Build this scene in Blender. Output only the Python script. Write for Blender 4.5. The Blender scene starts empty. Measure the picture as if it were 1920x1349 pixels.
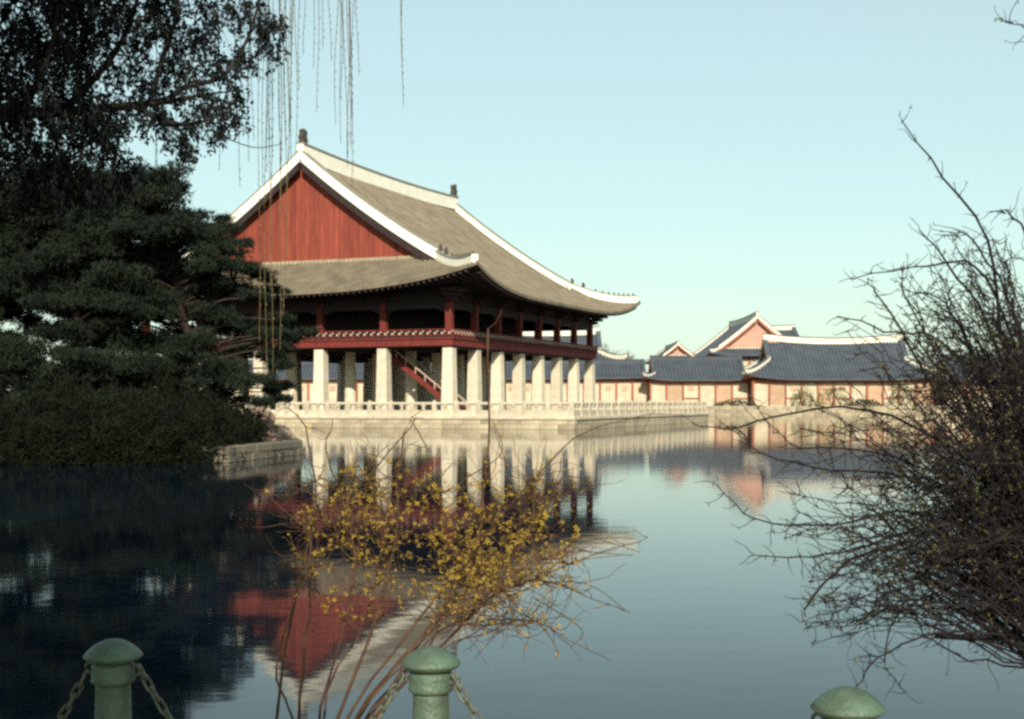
import bpy, math, random
import numpy as np
from mathutils import Vector, Matrix

# ------------------------------------------------------------------ camera, sky, sun, exposure
SC = bpy.context.scene
COL = SC.collection
F = 2501.0            # focal length in photograph pixels (1920 wide)
YH = 754.4            # horizon row
EYE = 2.0             # eye height above the water
cam = bpy.data.objects.new('camera', bpy.data.cameras.new('camera'))
COL.objects.link(cam)
cam.location = (0, 0, EYE)
cam.rotation_euler = (math.radians(90), 0, 0)
cam.data.sensor_width = 36.0
cam.data.lens = F / 1920 * 36.0
cam.data.shift_y = (YH - 674.5) / 1920
cam.data.clip_start = 0.05
cam.data.clip_end = 9000
SC.camera = cam

SUN_H = (0.06, -0.998)                       # horizontal direction towards the sun (behind the viewer)
SUN_EL = math.radians(30)
world = bpy.data.worlds.new('World'); SC.world = world; world.use_nodes = True
wn = world.node_tree; wn.nodes.clear()
wo = wn.nodes.new('ShaderNodeOutputWorld'); bg = wn.nodes.new('ShaderNodeBackground')
sky = wn.nodes.new('ShaderNodeTexSky'); sky.sky_type = 'NISHITA'; sky.sun_disc = False
sky.sun_elevation = SUN_EL
sky.sun_rotation = math.atan2(SUN_H[0], SUN_H[1])
sky.altitude = 50; sky.air_density = 1.15; sky.dust_density = 1.0; sky.ozone_density = 2.0
tint = wn.nodes.new('ShaderNodeMix'); tint.data_type = 'RGBA'; tint.blend_type = 'MULTIPLY'
tint.inputs['Factor'].default_value = 1.0
tint.inputs['B'].default_value = (0.96, 1.08, 0.93, 1)
veil = wn.nodes.new('ShaderNodeMix'); veil.data_type = 'RGBA'; veil.blend_type = 'MIX'      # thin even cloud veil over the whole sky
veil.inputs['Factor'].default_value = 0.56; veil.inputs['B'].default_value = (4.55, 5.7, 5.35, 1)
wn.links.new(sky.outputs[0], tint.inputs['A']); wn.links.new(tint.outputs['Result'], veil.inputs['A']); wn.links.new(veil.outputs['Result'], bg.inputs[0])
bg.inputs[1].default_value = 0.115
wn.links.new(bg.outputs[0], wo.inputs[0])

sun = bpy.data.objects.new('sun', bpy.data.lights.new('sun', 'SUN')); COL.objects.link(sun)
sun.data.energy = 5.0; sun.data.angle = math.radians(0.5); sun.data.color = (1.0, 0.92, 0.75)
sv = Vector((SUN_H[0] * math.cos(SUN_EL), SUN_H[1] * math.cos(SUN_EL), math.sin(SUN_EL)))
sun.rotation_euler = sv.to_track_quat('Z', 'Y').to_euler()
sun.location = (0, -20, 30)

SC.render.engine = 'CYCLES'
SC.view_settings.view_transform = 'Standard'; SC.view_settings.look = 'None'
SC.view_settings.exposure = 0.42; SC.view_settings.gamma = 1.0
SC.view_settings.use_curve_mapping = False
SC.cycles.max_bounces = 6; SC.cycles.diffuse_bounces = 2; SC.cycles.glossy_bounces = 3
SC.cycles.transparent_max_bounces = 4; SC.cycles.caustics_reflective = False; SC.cycles.caustics_refractive = False
SC.cycles.filter_width = 2.8
SC.cycles.use_denoising = False

R = np.random.default_rng(7)
random.seed(7)

def at(px, py, d):
    """the point seen at photograph pixel (px, py) at depth d metres"""
    return Vector(((px - 960) / F * d, d, EYE - (py - YH) / F * d))

# ------------------------------------------------------------------ materials
MATS = {}
def mat(name, col, rough=0.8, var=0.25, scale=3.0, col2=None, bump=0.0, bscale=20.0, spec=0.3, objvar=0.0, stretch=None, metal=0.0):
    m = bpy.data.materials.new(name); m.use_nodes = True
    nt = m.node_tree; b = nt.nodes['Principled BSDF']
    b.inputs['Roughness'].default_value = rough
    b.inputs['Specular IOR Level'].default_value = spec
    b.inputs['Metallic'].default_value = metal
    tc = nt.nodes.new('ShaderNodeTexCoord')
    vec = tc.outputs['Object']
    if stretch:
        mp = nt.nodes.new('ShaderNodeMapping'); mp.inputs['Scale'].default_value = stretch
        nt.links.new(vec, mp.inputs[0]); vec = mp.outputs[0]
    nz = nt.nodes.new('ShaderNodeTexNoise'); nz.inputs['Scale'].default_value = scale
    nz.inputs['Detail'].default_value = 6; nz.inputs['Roughness'].default_value = 0.65
    nt.links.new(vec, nz.inputs['Vector'])
    cr = nt.nodes.new('ShaderNodeValToRGB')
    c2 = col2 if col2 else tuple(c * (1 - var) for c in col)
    c1 = col if col2 else tuple(min(1, c * (1 + var)) for c in col)
    cr.color_ramp.elements[0].position = 0.32; cr.color_ramp.elements[1].position = 0.68
    cr.color_ramp.elements[0].color = (*c2, 1); cr.color_ramp.elements[1].color = (*c1, 1)
    nt.links.new(nz.outputs['Fac'], cr.inputs[0])
    out = cr.outputs[0]
    if objvar:
        oi = nt.nodes.new('ShaderNodeObjectInfo')
        mr = nt.nodes.new('ShaderNodeMapRange'); mr.inputs[3].default_value = 1 - objvar; mr.inputs[4].default_value = 1 + objvar
        nt.links.new(oi.outputs['Random'], mr.inputs[0])
        mx = nt.nodes.new('ShaderNodeMix'); mx.data_type = 'RGBA'; mx.blend_type = 'MULTIPLY'; mx.inputs['Factor'].default_value = 1
        nt.links.new(out, mx.inputs['A']); nt.links.new(mr.outputs[0], mx.inputs['B']); out = mx.outputs['Result']
    nt.links.new(out, b.inputs['Base Color'])
    if bump:
        n2 = nt.nodes.new('ShaderNodeTexNoise'); n2.inputs['Scale'].default_value = bscale; n2.inputs['Detail'].default_value = 5
        nt.links.new(vec, n2.inputs['Vector'])
        bp = nt.nodes.new('ShaderNodeBump'); bp.inputs['Strength'].default_value = bump; bp.inputs['Distance'].default_value = 0.05
        nt.links.new(n2.outputs['Fac'], bp.inputs['Height']); nt.links.new(bp.outputs[0], b.inputs['Normal'])
    MATS[name] = m
    return m

mat('granite', (0.56, 0.49, 0.38), 0.85, 0.16, 1.6, bump=0.3, bscale=14, objvar=0.10)
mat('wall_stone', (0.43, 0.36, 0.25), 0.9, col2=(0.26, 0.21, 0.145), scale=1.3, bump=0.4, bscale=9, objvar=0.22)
mat('rail_stone', (0.54, 0.47, 0.36), 0.9, col2=(0.40, 0.34, 0.25), scale=2.2, bump=0.3, bscale=12, objvar=0.12)
mat('mortar', (0.10, 0.085, 0.065), 0.95, 0.2, 4)
mat('paving', (0.24, 0.20, 0.155), 0.9, 0.15, 0.6)
mat('plaster', (0.84, 0.81, 0.71), 0.8, 0.08, 1.2, col2=(0.74, 0.70, 0.59))
mat('tile', (0.195, 0.160, 0.112), 0.8, col2=(0.105, 0.087, 0.062), scale=0.8, bump=0.2, bscale=6)
mat('tile_cap', (0.22, 0.20, 0.16), 0.8, 0.2, 2)
mat('red_wood', (0.175, 0.027, 0.021), 0.75, col2=(0.10, 0.016, 0.014), scale=2.2, stretch=(1, 1, 0.25), objvar=0.08)
mat('red_board', (0.255, 0.054, 0.032), 0.8, col2=(0.155, 0.032, 0.022), scale=1.1, stretch=(2, 2, 0.35), objvar=0.17)
mat('dark_wood', (0.024, 0.015, 0.014), 0.75, 0.3, 2)  # shade under the floor and inside the upper storey put into its colour
mat('soffit_wood', (0.032, 0.022, 0.022), 0.8, 0.3, 2)  # wood colour darkened to carry the shade below the roof edge
mat('shaded_bracket_paint', (0.022, 0.026, 0.026), 0.75, col2=(0.040, 0.014, 0.014), scale=2.5)  # painted timber, near black because the under-eave shade is in the colour
mat('lattice_paint', (0.40, 0.30, 0.24), 0.8, 0.2, 4)
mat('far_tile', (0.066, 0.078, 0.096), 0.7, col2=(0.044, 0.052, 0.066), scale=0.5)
mat('far_plaster', (0.56, 0.48, 0.36), 0.85, 0.06, 0.6, col2=(0.40, 0.33, 0.24))
mat('far_ridge', (0.70, 0.66, 0.56), 0.85, 0.06, 0.6, col2=(0.58, 0.53, 0.43))
mat('far_gable', (0.46, 0.26, 0.20), 0.85, 0.1, 0.6)
mat('far_red', (0.24, 0.075, 0.045), 0.7, 0.2, 1.0, objvar=0.12)
mat('far_orange', (0.40, 0.26, 0.17), 0.7, 0.15, 0.8, objvar=0.12)
mat('figure_clay', (0.06, 0.05, 0.045), 0.8, 0.2, 4)
mat('soil', (0.16, 0.12, 0.085), 0.95, 0.3, 2.0, bump=0.5, bscale=6)
mat('dry_ground', (0.34, 0.29, 0.21), 0.95, 0.18, 0.08, bump=0.2, bscale=2)
mat('bank_soil', (0.14, 0.11, 0.075), 0.95, 0.3, 3.0, bump=0.6, bscale=10)
mat('rock', (0.24, 0.165, 0.13), 0.9, 0.3, 2.5, bump=0.6, bscale=6)
mat('pine_bark', (0.030, 0.021, 0.018), 0.95, 0.35, 4, bump=0.5, bscale=12)
mat('pine_needle', (0.025, 0.034, 0.020), 0.8, col2=(0.008, 0.013, 0.011), scale=0.8, spec=0.1)
mat('bush_needle', (0.016, 0.019, 0.010), 0.85, col2=(0.006, 0.008, 0.006), scale=0.9, spec=0.06)
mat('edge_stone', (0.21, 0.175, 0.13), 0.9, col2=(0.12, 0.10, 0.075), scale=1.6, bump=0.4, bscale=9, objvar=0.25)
mat('dark_leaf', (0.012, 0.017, 0.016), 0.8, col2=(0.006, 0.009, 0.010), scale=2.5, spec=0.08)
mat('dark_bark', (0.030, 0.024, 0.022), 0.95, 0.3, 6, bump=0.4, bscale=30)
mat('willow_twig', (0.11, 0.085, 0.05), 0.8, 0.25, 6)
mat('willow_twig_yellow', (0.15, 0.115, 0.05), 0.8, 0.25, 6)
mat('forsythia_stem', (0.105, 0.052, 0.028), 0.8, col2=(0.032, 0.017, 0.013), scale=9)
mat('forsythia_petal', (0.40, 0.27, 0.030), 0.8, col2=(0.17, 0.105, 0.020), scale=12)
mat('shrub_stem', (0.014, 0.009, 0.011), 0.9, col2=(0.006, 0.005, 0.008), scale=8)
mat('shrub_bud', (0.12, 0.115, 0.03), 0.8, col2=(0.04, 0.036, 0.016), scale=12)
mat('far_leaf', (0.12, 0.13, 0.045), 0.8, 0.3, 0.8)
mat('hedge_leaf', (0.035, 0.045, 0.02), 0.8, 0.3, 1.0)
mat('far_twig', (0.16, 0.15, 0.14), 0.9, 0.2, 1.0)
mat('green_paint', (0.080, 0.132, 0.090), 0.5, col2=(0.048, 0.060, 0.042), scale=10, bump=0.25, bscale=70, spec=0.4)
mat('chain_paint', (0.115, 0.135, 0.10), 0.55, col2=(0.06, 0.05, 0.04), scale=30)

def water_material():
    m = bpy.data.materials.new('pond_water'); m.use_nodes = True
    nt = m.node_tree; b = nt.nodes['Principled BSDF']
    b.inputs['Base Color'].default_value = (0.003, 0.0075, 0.015, 1)
    b.inputs['Roughness'].default_value = 0.045
    b.inputs['IOR'].default_value = 1.27
    tc = nt.nodes.new('ShaderNodeTexCoord')
    mp = nt.nodes.new('ShaderNodeMapping'); mp.inputs['Scale'].default_value = (0.55, 1.0, 1)
    nt.links.new(tc.outputs['Object'], mp.inputs[0])
    n1 = nt.nodes.new('ShaderNodeTexNoise'); n1.inputs['Scale'].default_value = 2.2; n1.inputs['Detail'].default_value = 3
    n2 = nt.nodes.new('ShaderNodeTexNoise'); n2.inputs['Scale'].default_value = 0.25; n2.inputs['Detail'].default_value = 2
    nt.links.new(mp.outputs[0], n1.inputs['Vector']); nt.links.new(mp.outputs[0], n2.inputs['Vector'])
    ml = nt.nodes.new('ShaderNodeMath'); ml.operation = 'MULTIPLY'
    nt.links.new(n1.outputs['Fac'], ml.inputs[0]); nt.links.new(n2.outputs['Fac'], ml.inputs[1])
    bp = nt.nodes.new('ShaderNodeBump'); bp.inputs['Strength'].default_value = 0.25; bp.inputs['Distance'].default_value = 0.015
    nt.links.new(ml.outputs[0], bp.inputs['Height']); nt.links.new(bp.outputs[0], b.inputs['Normal'])
    MATS['pond_water'] = m
water_material()

# ------------------------------------------------------------------ helpers
def tag(o, label=None, cat=None, group=None, kind=None):
    if label: o['label'] = label
    if cat: o['category'] = cat
    if group: o['group'] = group
    if kind: o['kind'] = kind
    return o

def empty(name, loc=(0, 0, 0), rz=0.0):
    o = bpy.data.objects.new(name, None); COL.objects.link(o)
    o.location = loc; o.rotation_euler = (0, 0, rz); o.empty_display_size = 0.2
    return o

def link(name, me, parent=None, loc=None, rot=None, scale=None):
    o = bpy.data.objects.new(name, me); COL.objects.link(o)
    if parent: o.parent = parent
    if loc is not None: o.location = loc
    if rot is not None: o.rotation_euler = rot
    if scale is not None: o.scale = scale
    return o

class MB:
    """collects geometry for one mesh"""
    def __init__(self, dz=0.0):
        self.v = []; self.f = []; self.dz = dz
    def quad(self, a, b, c, d):
        n = len(self.v); self.v += [tuple(a), tuple(b), tuple(c), tuple(d)]; self.f.append((n, n + 1, n + 2, n + 3))
    def tri(self, a, b, c):
        n = len(self.v); self.v += [tuple(a), tuple(b), tuple(c)]; self.f.append((n, n + 1, n + 2))
    def box(self, x0, x1, y0, y1, z0, z1, taper=0.0):
        n = len(self.v); t = taper
        self.v += [(x0, y0, z0), (x1, y0, z0), (x1, y1, z0), (x0, y1, z0),
                   (x0 + t, y0 + t, z1), (x1 - t, y0 + t, z1), (x1 - t, y1 - t, z1), (x0 + t, y1 - t, z1)]
        for q in ((0, 3, 2, 1), (4, 5, 6, 7), (0, 1, 5, 4), (1, 2, 6, 5), (2, 3, 7, 6), (3, 0, 4, 7)):
            self.f.append(tuple(n + i for i in q))
    def bevel_box(self, x0, x1, y0, y1, z0, z1, b=0.03):
        """box with chamfered vertical and top edges"""
        n = len(self.v)
        def ring(z, i):
            return [(x0 + i + b, y0 + i, z), (x1 - i - b, y0 + i, z), (x1 - i, y0 + i + b, z), (x1 - i, y1 - i - b, z),
                    (x1 - i - b, y1 - i, z), (x0 + i + b, y1 - i, z), (x0 + i, y1 - i - b, z), (x0 + i, y0 + i + b, z)]
        self.v += ring(z0, 0) + ring(z1 - b, 0) + ring(z1, b)
        for k in range(2):
            for i in range(8):
                j = (i + 1) % 8
                self.f.append((n + k * 8 + i, n + k * 8 + j, n + k * 8 + 8 + j, n + k * 8 + 8 + i))
        self.f.append(tuple(n + 16 + i for i in range(8))); self.f.append(tuple(n + 7 - i for i in range(8)))
    def sweep(self, path, w, h0, h1):
        """box section carried along a path: width w, from h0 below/above the path to h1"""
        P = [Vector(p) for p in path]; n0 = len(self.v)
        for i, p in enumerate(P):
            d = (P[min(i + 1, len(P) - 1)] - P[max(i - 1, 0)]); d.z = 0
            s = Vector((-d.y, d.x, 0)).normalized() * (w / 2)
            for q, h in ((-1, h0), (1, h0), (1, h1), (-1, h1)):
                self.v.append(tuple(p + s * q + Vector((0, 0, h))))
        for i in range(len(P) - 1):
            a = n0 + 4 * i; b = a + 4
            for k in range(4):
                self.f.append((a + k, a + (k + 1) % 4, b + (k + 1) % 4, b + k))
        self.f.append((n0 + 3, n0 + 2, n0 + 1, n0)); e = n0 + 4 * (len(P) - 1); self.f.append((e, e + 1, e + 2, e + 3))
    def bar(self, a, b, w, h):
        """square bar from a to b (any direction)"""
        a = Vector(a); b = Vector(b); d = (b - a).normalized()
        up = Vector((0, 0, 1)) if abs(d.z) < 0.95 else Vector((1, 0, 0))
        s = d.cross(up).normalized() * (w / 2); u = s.cross(d).normalized() * (h / 2)
        n = len(self.v)
        for p in (a, b):
            self.v += [tuple(p - s - u), tuple(p + s - u), tuple(p + s + u), tuple(p - s + u)]
        for q in ((0, 1, 5, 4), (1, 2, 6, 5), (2, 3, 7, 6), (3, 0, 4, 7), (3, 2, 1, 0), (4, 5, 6, 7)):
            self.f.append(tuple(n + i for i in q))
    def tube(self, path, r0, r1=None, seg=6):
        P = [Vector(p) for p in path]; r1 = r0 if r1 is None else r1
        n0 = len(self.v); m = len(P)
        for i, p in enumerate(P):
            d = (P[min(i + 1, m - 1)] - P[max(i - 1, 0)])
            if d.length < 1e-9: d = Vector((0, 0, 1))
            d.normalize()
            up = Vector((0, 0, 1)) if abs(d.z) < 0.9 else Vector((0, 1, 0))
            s = d.cross(up).normalized(); u = s.cross(d)
            r = r0 + (r1 - r0) * i / max(1, m - 1)
            for k in range(seg):
                a = 2 * math.pi * k / seg
                self.v.append(tuple(p + (s * math.cos(a) + u * math.sin(a)) * r))
        for i in range(m - 1):
            for k in range(seg):
                j = (k + 1) % seg
                self.f.append((n0 + i * seg + k, n0 + i * seg + j, n0 + (i + 1) * seg + j, n0 + (i + 1) * seg + k))
        self.f.append(tuple(n0 + seg - 1 - k for k in range(seg)))
        self.f.append(tuple(n0 + (m - 1) * seg + k for k in range(seg)))
    def lathe(self, prof, seg=24, c=(0, 0)):
        n0 = len(self.v); m = len(prof)
        for r, z in prof:
            for k in range(seg):
                a = 2 * math.pi * k / seg
                self.v.append((c[0] + r * math.cos(a), c[1] + r * math.sin(a), z))
        for i in range(m - 1):
            for k in range(seg):
                j = (k + 1) % seg
                self.f.append((n0 + i * seg + k, n0 + i * seg + j, n0 + (i + 1) * seg + j, n0 + (i + 1) * seg + k))
        self.f.append(tuple(n0 + (m - 1) * seg + k for k in range(seg)))
        self.f.append(tuple(n0 + seg - 1 - k for k in range(seg)))
    def prism(self, poly, y0, y1):
        """polygon in x,z extruded along y"""
        n = len(self.v); m = len(poly)
        self.v += [(x, y0, z) for x, z in poly] + [(x, y1, z) for x, z in poly]
        self.f.append(tuple(n + i for i in range(m))); self.f.append(tuple(n + 2 * m - 1 - i for i in range(m)))
        for i in range(m):
            j = (i + 1) % m
            self.f.append((n + i, n + m + i, n + m + j, n + j))
    def mesh(self, name, material, smooth=False):
        me = bpy.data.meshes.new(name)
        dz = self.dz
        me.from_pydata([(x, y, z - dz) for x, y, z in self.v] if dz else self.v, [], self.f)
        me.materials.append(MATS[material])
        if smooth: me.polygons.foreach_set('use_smooth', [True] * len(me.polygons))
        me.update()
        return me
    def build(self, name, material, parent=None, smooth=False, loc=None, rz=None):
        return link(name, self.mesh(name, material, smooth), parent, loc, (0, 0, rz) if rz is not None else None)

def array_mesh(name, pts, k, material):
    """pts: (N, k, 3) separate k-gons"""
    n = len(pts); me = bpy.data.meshes.new(name)
    me.vertices.add(n * k); me.vertices.foreach_set('co', np.ascontiguousarray(pts, dtype=np.float32).ravel())
    me.loops.add(n * k); me.loops.foreach_set('vertex_index', np.arange(n * k, dtype=np.int32))
    me.polygons.add(n); me.polygons.foreach_set('loop_start', np.arange(0, n * k, k, dtype=np.int32))
    me.polygons.foreach_set('loop_total', np.full(n, k, dtype=np.int32))
    me.materials.append(MATS[material]); me.update(calc_edges=True)
    return me

def unit(a):
    return a / np.maximum(1e-9, np.linalg.norm(a, axis=-1, keepdims=True))

def needles(base, dirs, length, width):
    s = unit(np.cross(dirs, R.normal(size=dirs.shape)))
    w = np.asarray(width).reshape(-1, 1); l = np.asarray(length).reshape(-1, 1)
    return np.stack([base - s * w, base + s * w, base + dirs * l], axis=1)

def leaves(base, dirs, length, width):
    s = unit(np.cross(dirs, R.normal(size=dirs.shape)))
    w = np.asarray(width).reshape(-1, 1); l = np.asarray(length).reshape(-1, 1)
    return np.stack([base, base + dirs * l * 0.5 - s * w, base + dirs * l, base + dirs * l * 0.5 + s * w], axis=1)

def smooth_path(pts, n=12):
    """Catmull-Rom through pts"""
    P = [Vector(p) for p in pts]
    if len(P) == 2: return [P[0].lerp(P[1], i / n) for i in range(n + 1)]
    Q = [P[0] * 2 - P[1]] + P + [P[-1] * 2 - P[-2]]
    out = []; seg = max(2, n // (len(P) - 1))
    for i in range(1, len(Q) - 2):
        for k in range(seg):
            t = k / seg; a, b, c, d = Q[i - 1], Q[i], Q[i + 1], Q[i + 2]
            out.append(0.5 * ((2 * b) + (c - a) * t + (2 * a - 5 * b + 4 * c - d) * t * t + (3 * b - a - 3 * c + d) * t ** 3))
    out.append(P[-1]); return out

# ------------------------------------------------------------------ water, ground, banks
wat = MB(); wat.quad((-260, 3, 0), (260, 3, 0), (260, 260, 0), (-260, 260, 0))
tag(wat.build('water', 'pond_water'), kind='structure')

POND = [(-95, 6.1), (-8, 6.25), (-2, 6.3), (3, 5.9), (14, 5.2), (110, 5.2), (110, 205), (-95, 205)]
OUT = [(-4000, -3000), (-400, -3000), (-50, -3000), (50, -3000), (400, -3000), (4000, -3000), (4000, 5000), (-4000, 5000)]
gz = [0.45, 0.45, 0.45, 0.45, 0.45, 0.9, 1.4, 1.4]
g = MB()
for i in range(8):
    j = (i + 1) % 8
    g.quad((*POND[i], gz[i]), (*POND[j], gz[j]), (*OUT[j], gz[j]), (*OUT[i], gz[i]))
tag(g.build('ground', 'dry_ground'), kind='structure')
# near bank slope down to the water
b = MB()
for i in range(5):
    j = i + 1
    (x0, y0), (x1, y1) = POND[i], POND[j]
    n = 14
    for k in range(n):
        a = k / n; c = (k + 1) / n
        xa, ya, xb, yb = x0 + (x1 - x0) * a, y0 + (y1 - y0) * a, x0 + (x1 - x0) * c, y0 + (y1 - y0) * c
        b.quad((xa, ya, 0.452), (xa, ya + 0.25, -0.2), (xb, yb + 0.25, -0.2), (xb, yb, 0.452))
tag(b.build('bank', 'bank_soil'), kind='structure')

# far retaining wall of the pond, stone by stone
fw = MB(); fw.box(-95, 110, 205.0, 205.6, -0.3, 1.36)
farwall = tag(fw.build('retaining_wall', 'mortar'), 'long low stone wall along the far side of the pond', 'wall')
stone_meshes = []
for w in (1.5, 1.9, 2.3):
    m = MB(); m.bevel_box(-w / 2 + 0.02, w / 2 - 0.02, -0.16, 0.3, 0.015, 0.505, 0.03); stone_meshes.append((w, m.mesh('far_stone', 'wall_stone')))
for row in range(3):
    x = -62.0 + random.uniform(-1, 0)
    while x < 88:
        w, me = random.choice(stone_meshes)
        o = link('stone', me, farwall, (x + w / 2, 204.95 - 0.02 * random.random(), -0.15 + row * 0.51))
        x += w

# ------------------------------------------------------------------ hip-and-gable roof builder (local x along the ridge, y across)
PAT = [(0.0, 0.0), (0.10, 0.55), (0.23, 0.85), (0.36, 0.55), (0.46, 0.0), (0.73, -0.12)]

class Roof:
    def __init__(s, Lx, Ly, o, ze, zr, lift, gi, a=0.7, eL=3.8, eS=2.6, bow=0.45):
        s.Lx, s.Ly, s.o, s.ze, s.zr, s.lift, s.gi, s.a, s.eL, s.eS, s.bow = Lx, Ly, o, ze, zr, lift, gi, a, eL, eS, bow
        s.half = Ly / 2 + o
        s.qv = (gi + o) / s.half
    def H(s, q): return s.ze + (s.zr - s.ze) * (s.a * q + (1 - s.a) * q * q)
    def lf(s, v, e, q): return s.lift * abs(v) ** e * max(0.0, 1 - q / (s.qv * 1.05)) ** 1.2
    def vL(s, t): return max(-1, min(1, (t - s.Lx / 2) / (s.Lx / 2 + s.o)))
    def vS(s, k): return max(-1, min(1, (k - s.Ly / 2) / (s.Ly / 2 + s.o)))
    def zl(s, t, k):                      # long slope, k from the eave (-o) to the ridge (Ly/2)
        q = (k + s.o) / s.half; return s.H(q) + s.lf(s.vL(t), s.eL, q)
    def zs(s, t, k):                      # skirt slope below a gable, t from -o inwards
        q = (t + s.o) / s.half; return s.H(q) + s.lf(s.vS(k), s.eS, q)
    def eL_k(s, t): return -s.o + s.bow * (1 - s.vL(t) ** 2)
    def eS_t(s, k): return -s.o + s.bow * (1 - s.vS(k) ** 2)

def cols(u0, u1, period, detail):
    n = max(1, round((u1 - u0) / period)); p = (u1 - u0) / n; out = []
    pat = PAT if detail else [PAT[0], PAT[2], PAT[4], PAT[5]]
    for i in range(n):
        for f, h in pat: out.append((u0 + (i + f) * p, h * p * 0.36))
    out.append((u1, 0.0)); return out

def slope_mesh(mb, cl, k0f, k1f, zf, pt, ns, edge):
    rows = []
    for u, h in cl:
        k0, k1 = k0f(u), k1f(u)
        if k1 < k0: k1 = k0
        col = [pt(u, k0, zf(u, k0) - edge)]
        for i in range(ns + 1):
            k = k0 + (k1 - k0) * i / ns
            col.append(pt(u, k, zf(u, k) + h))
        rows.append(col)
    n0 = len(mb.v); m = ns + 2
    for c in rows: mb.v += c
    for i in range(len(rows) - 1):
        for j in range(m - 1):
            a = n0 + i * m + j
            mb.f.append((a, a + m, a + m + 1, a + 1))

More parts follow.
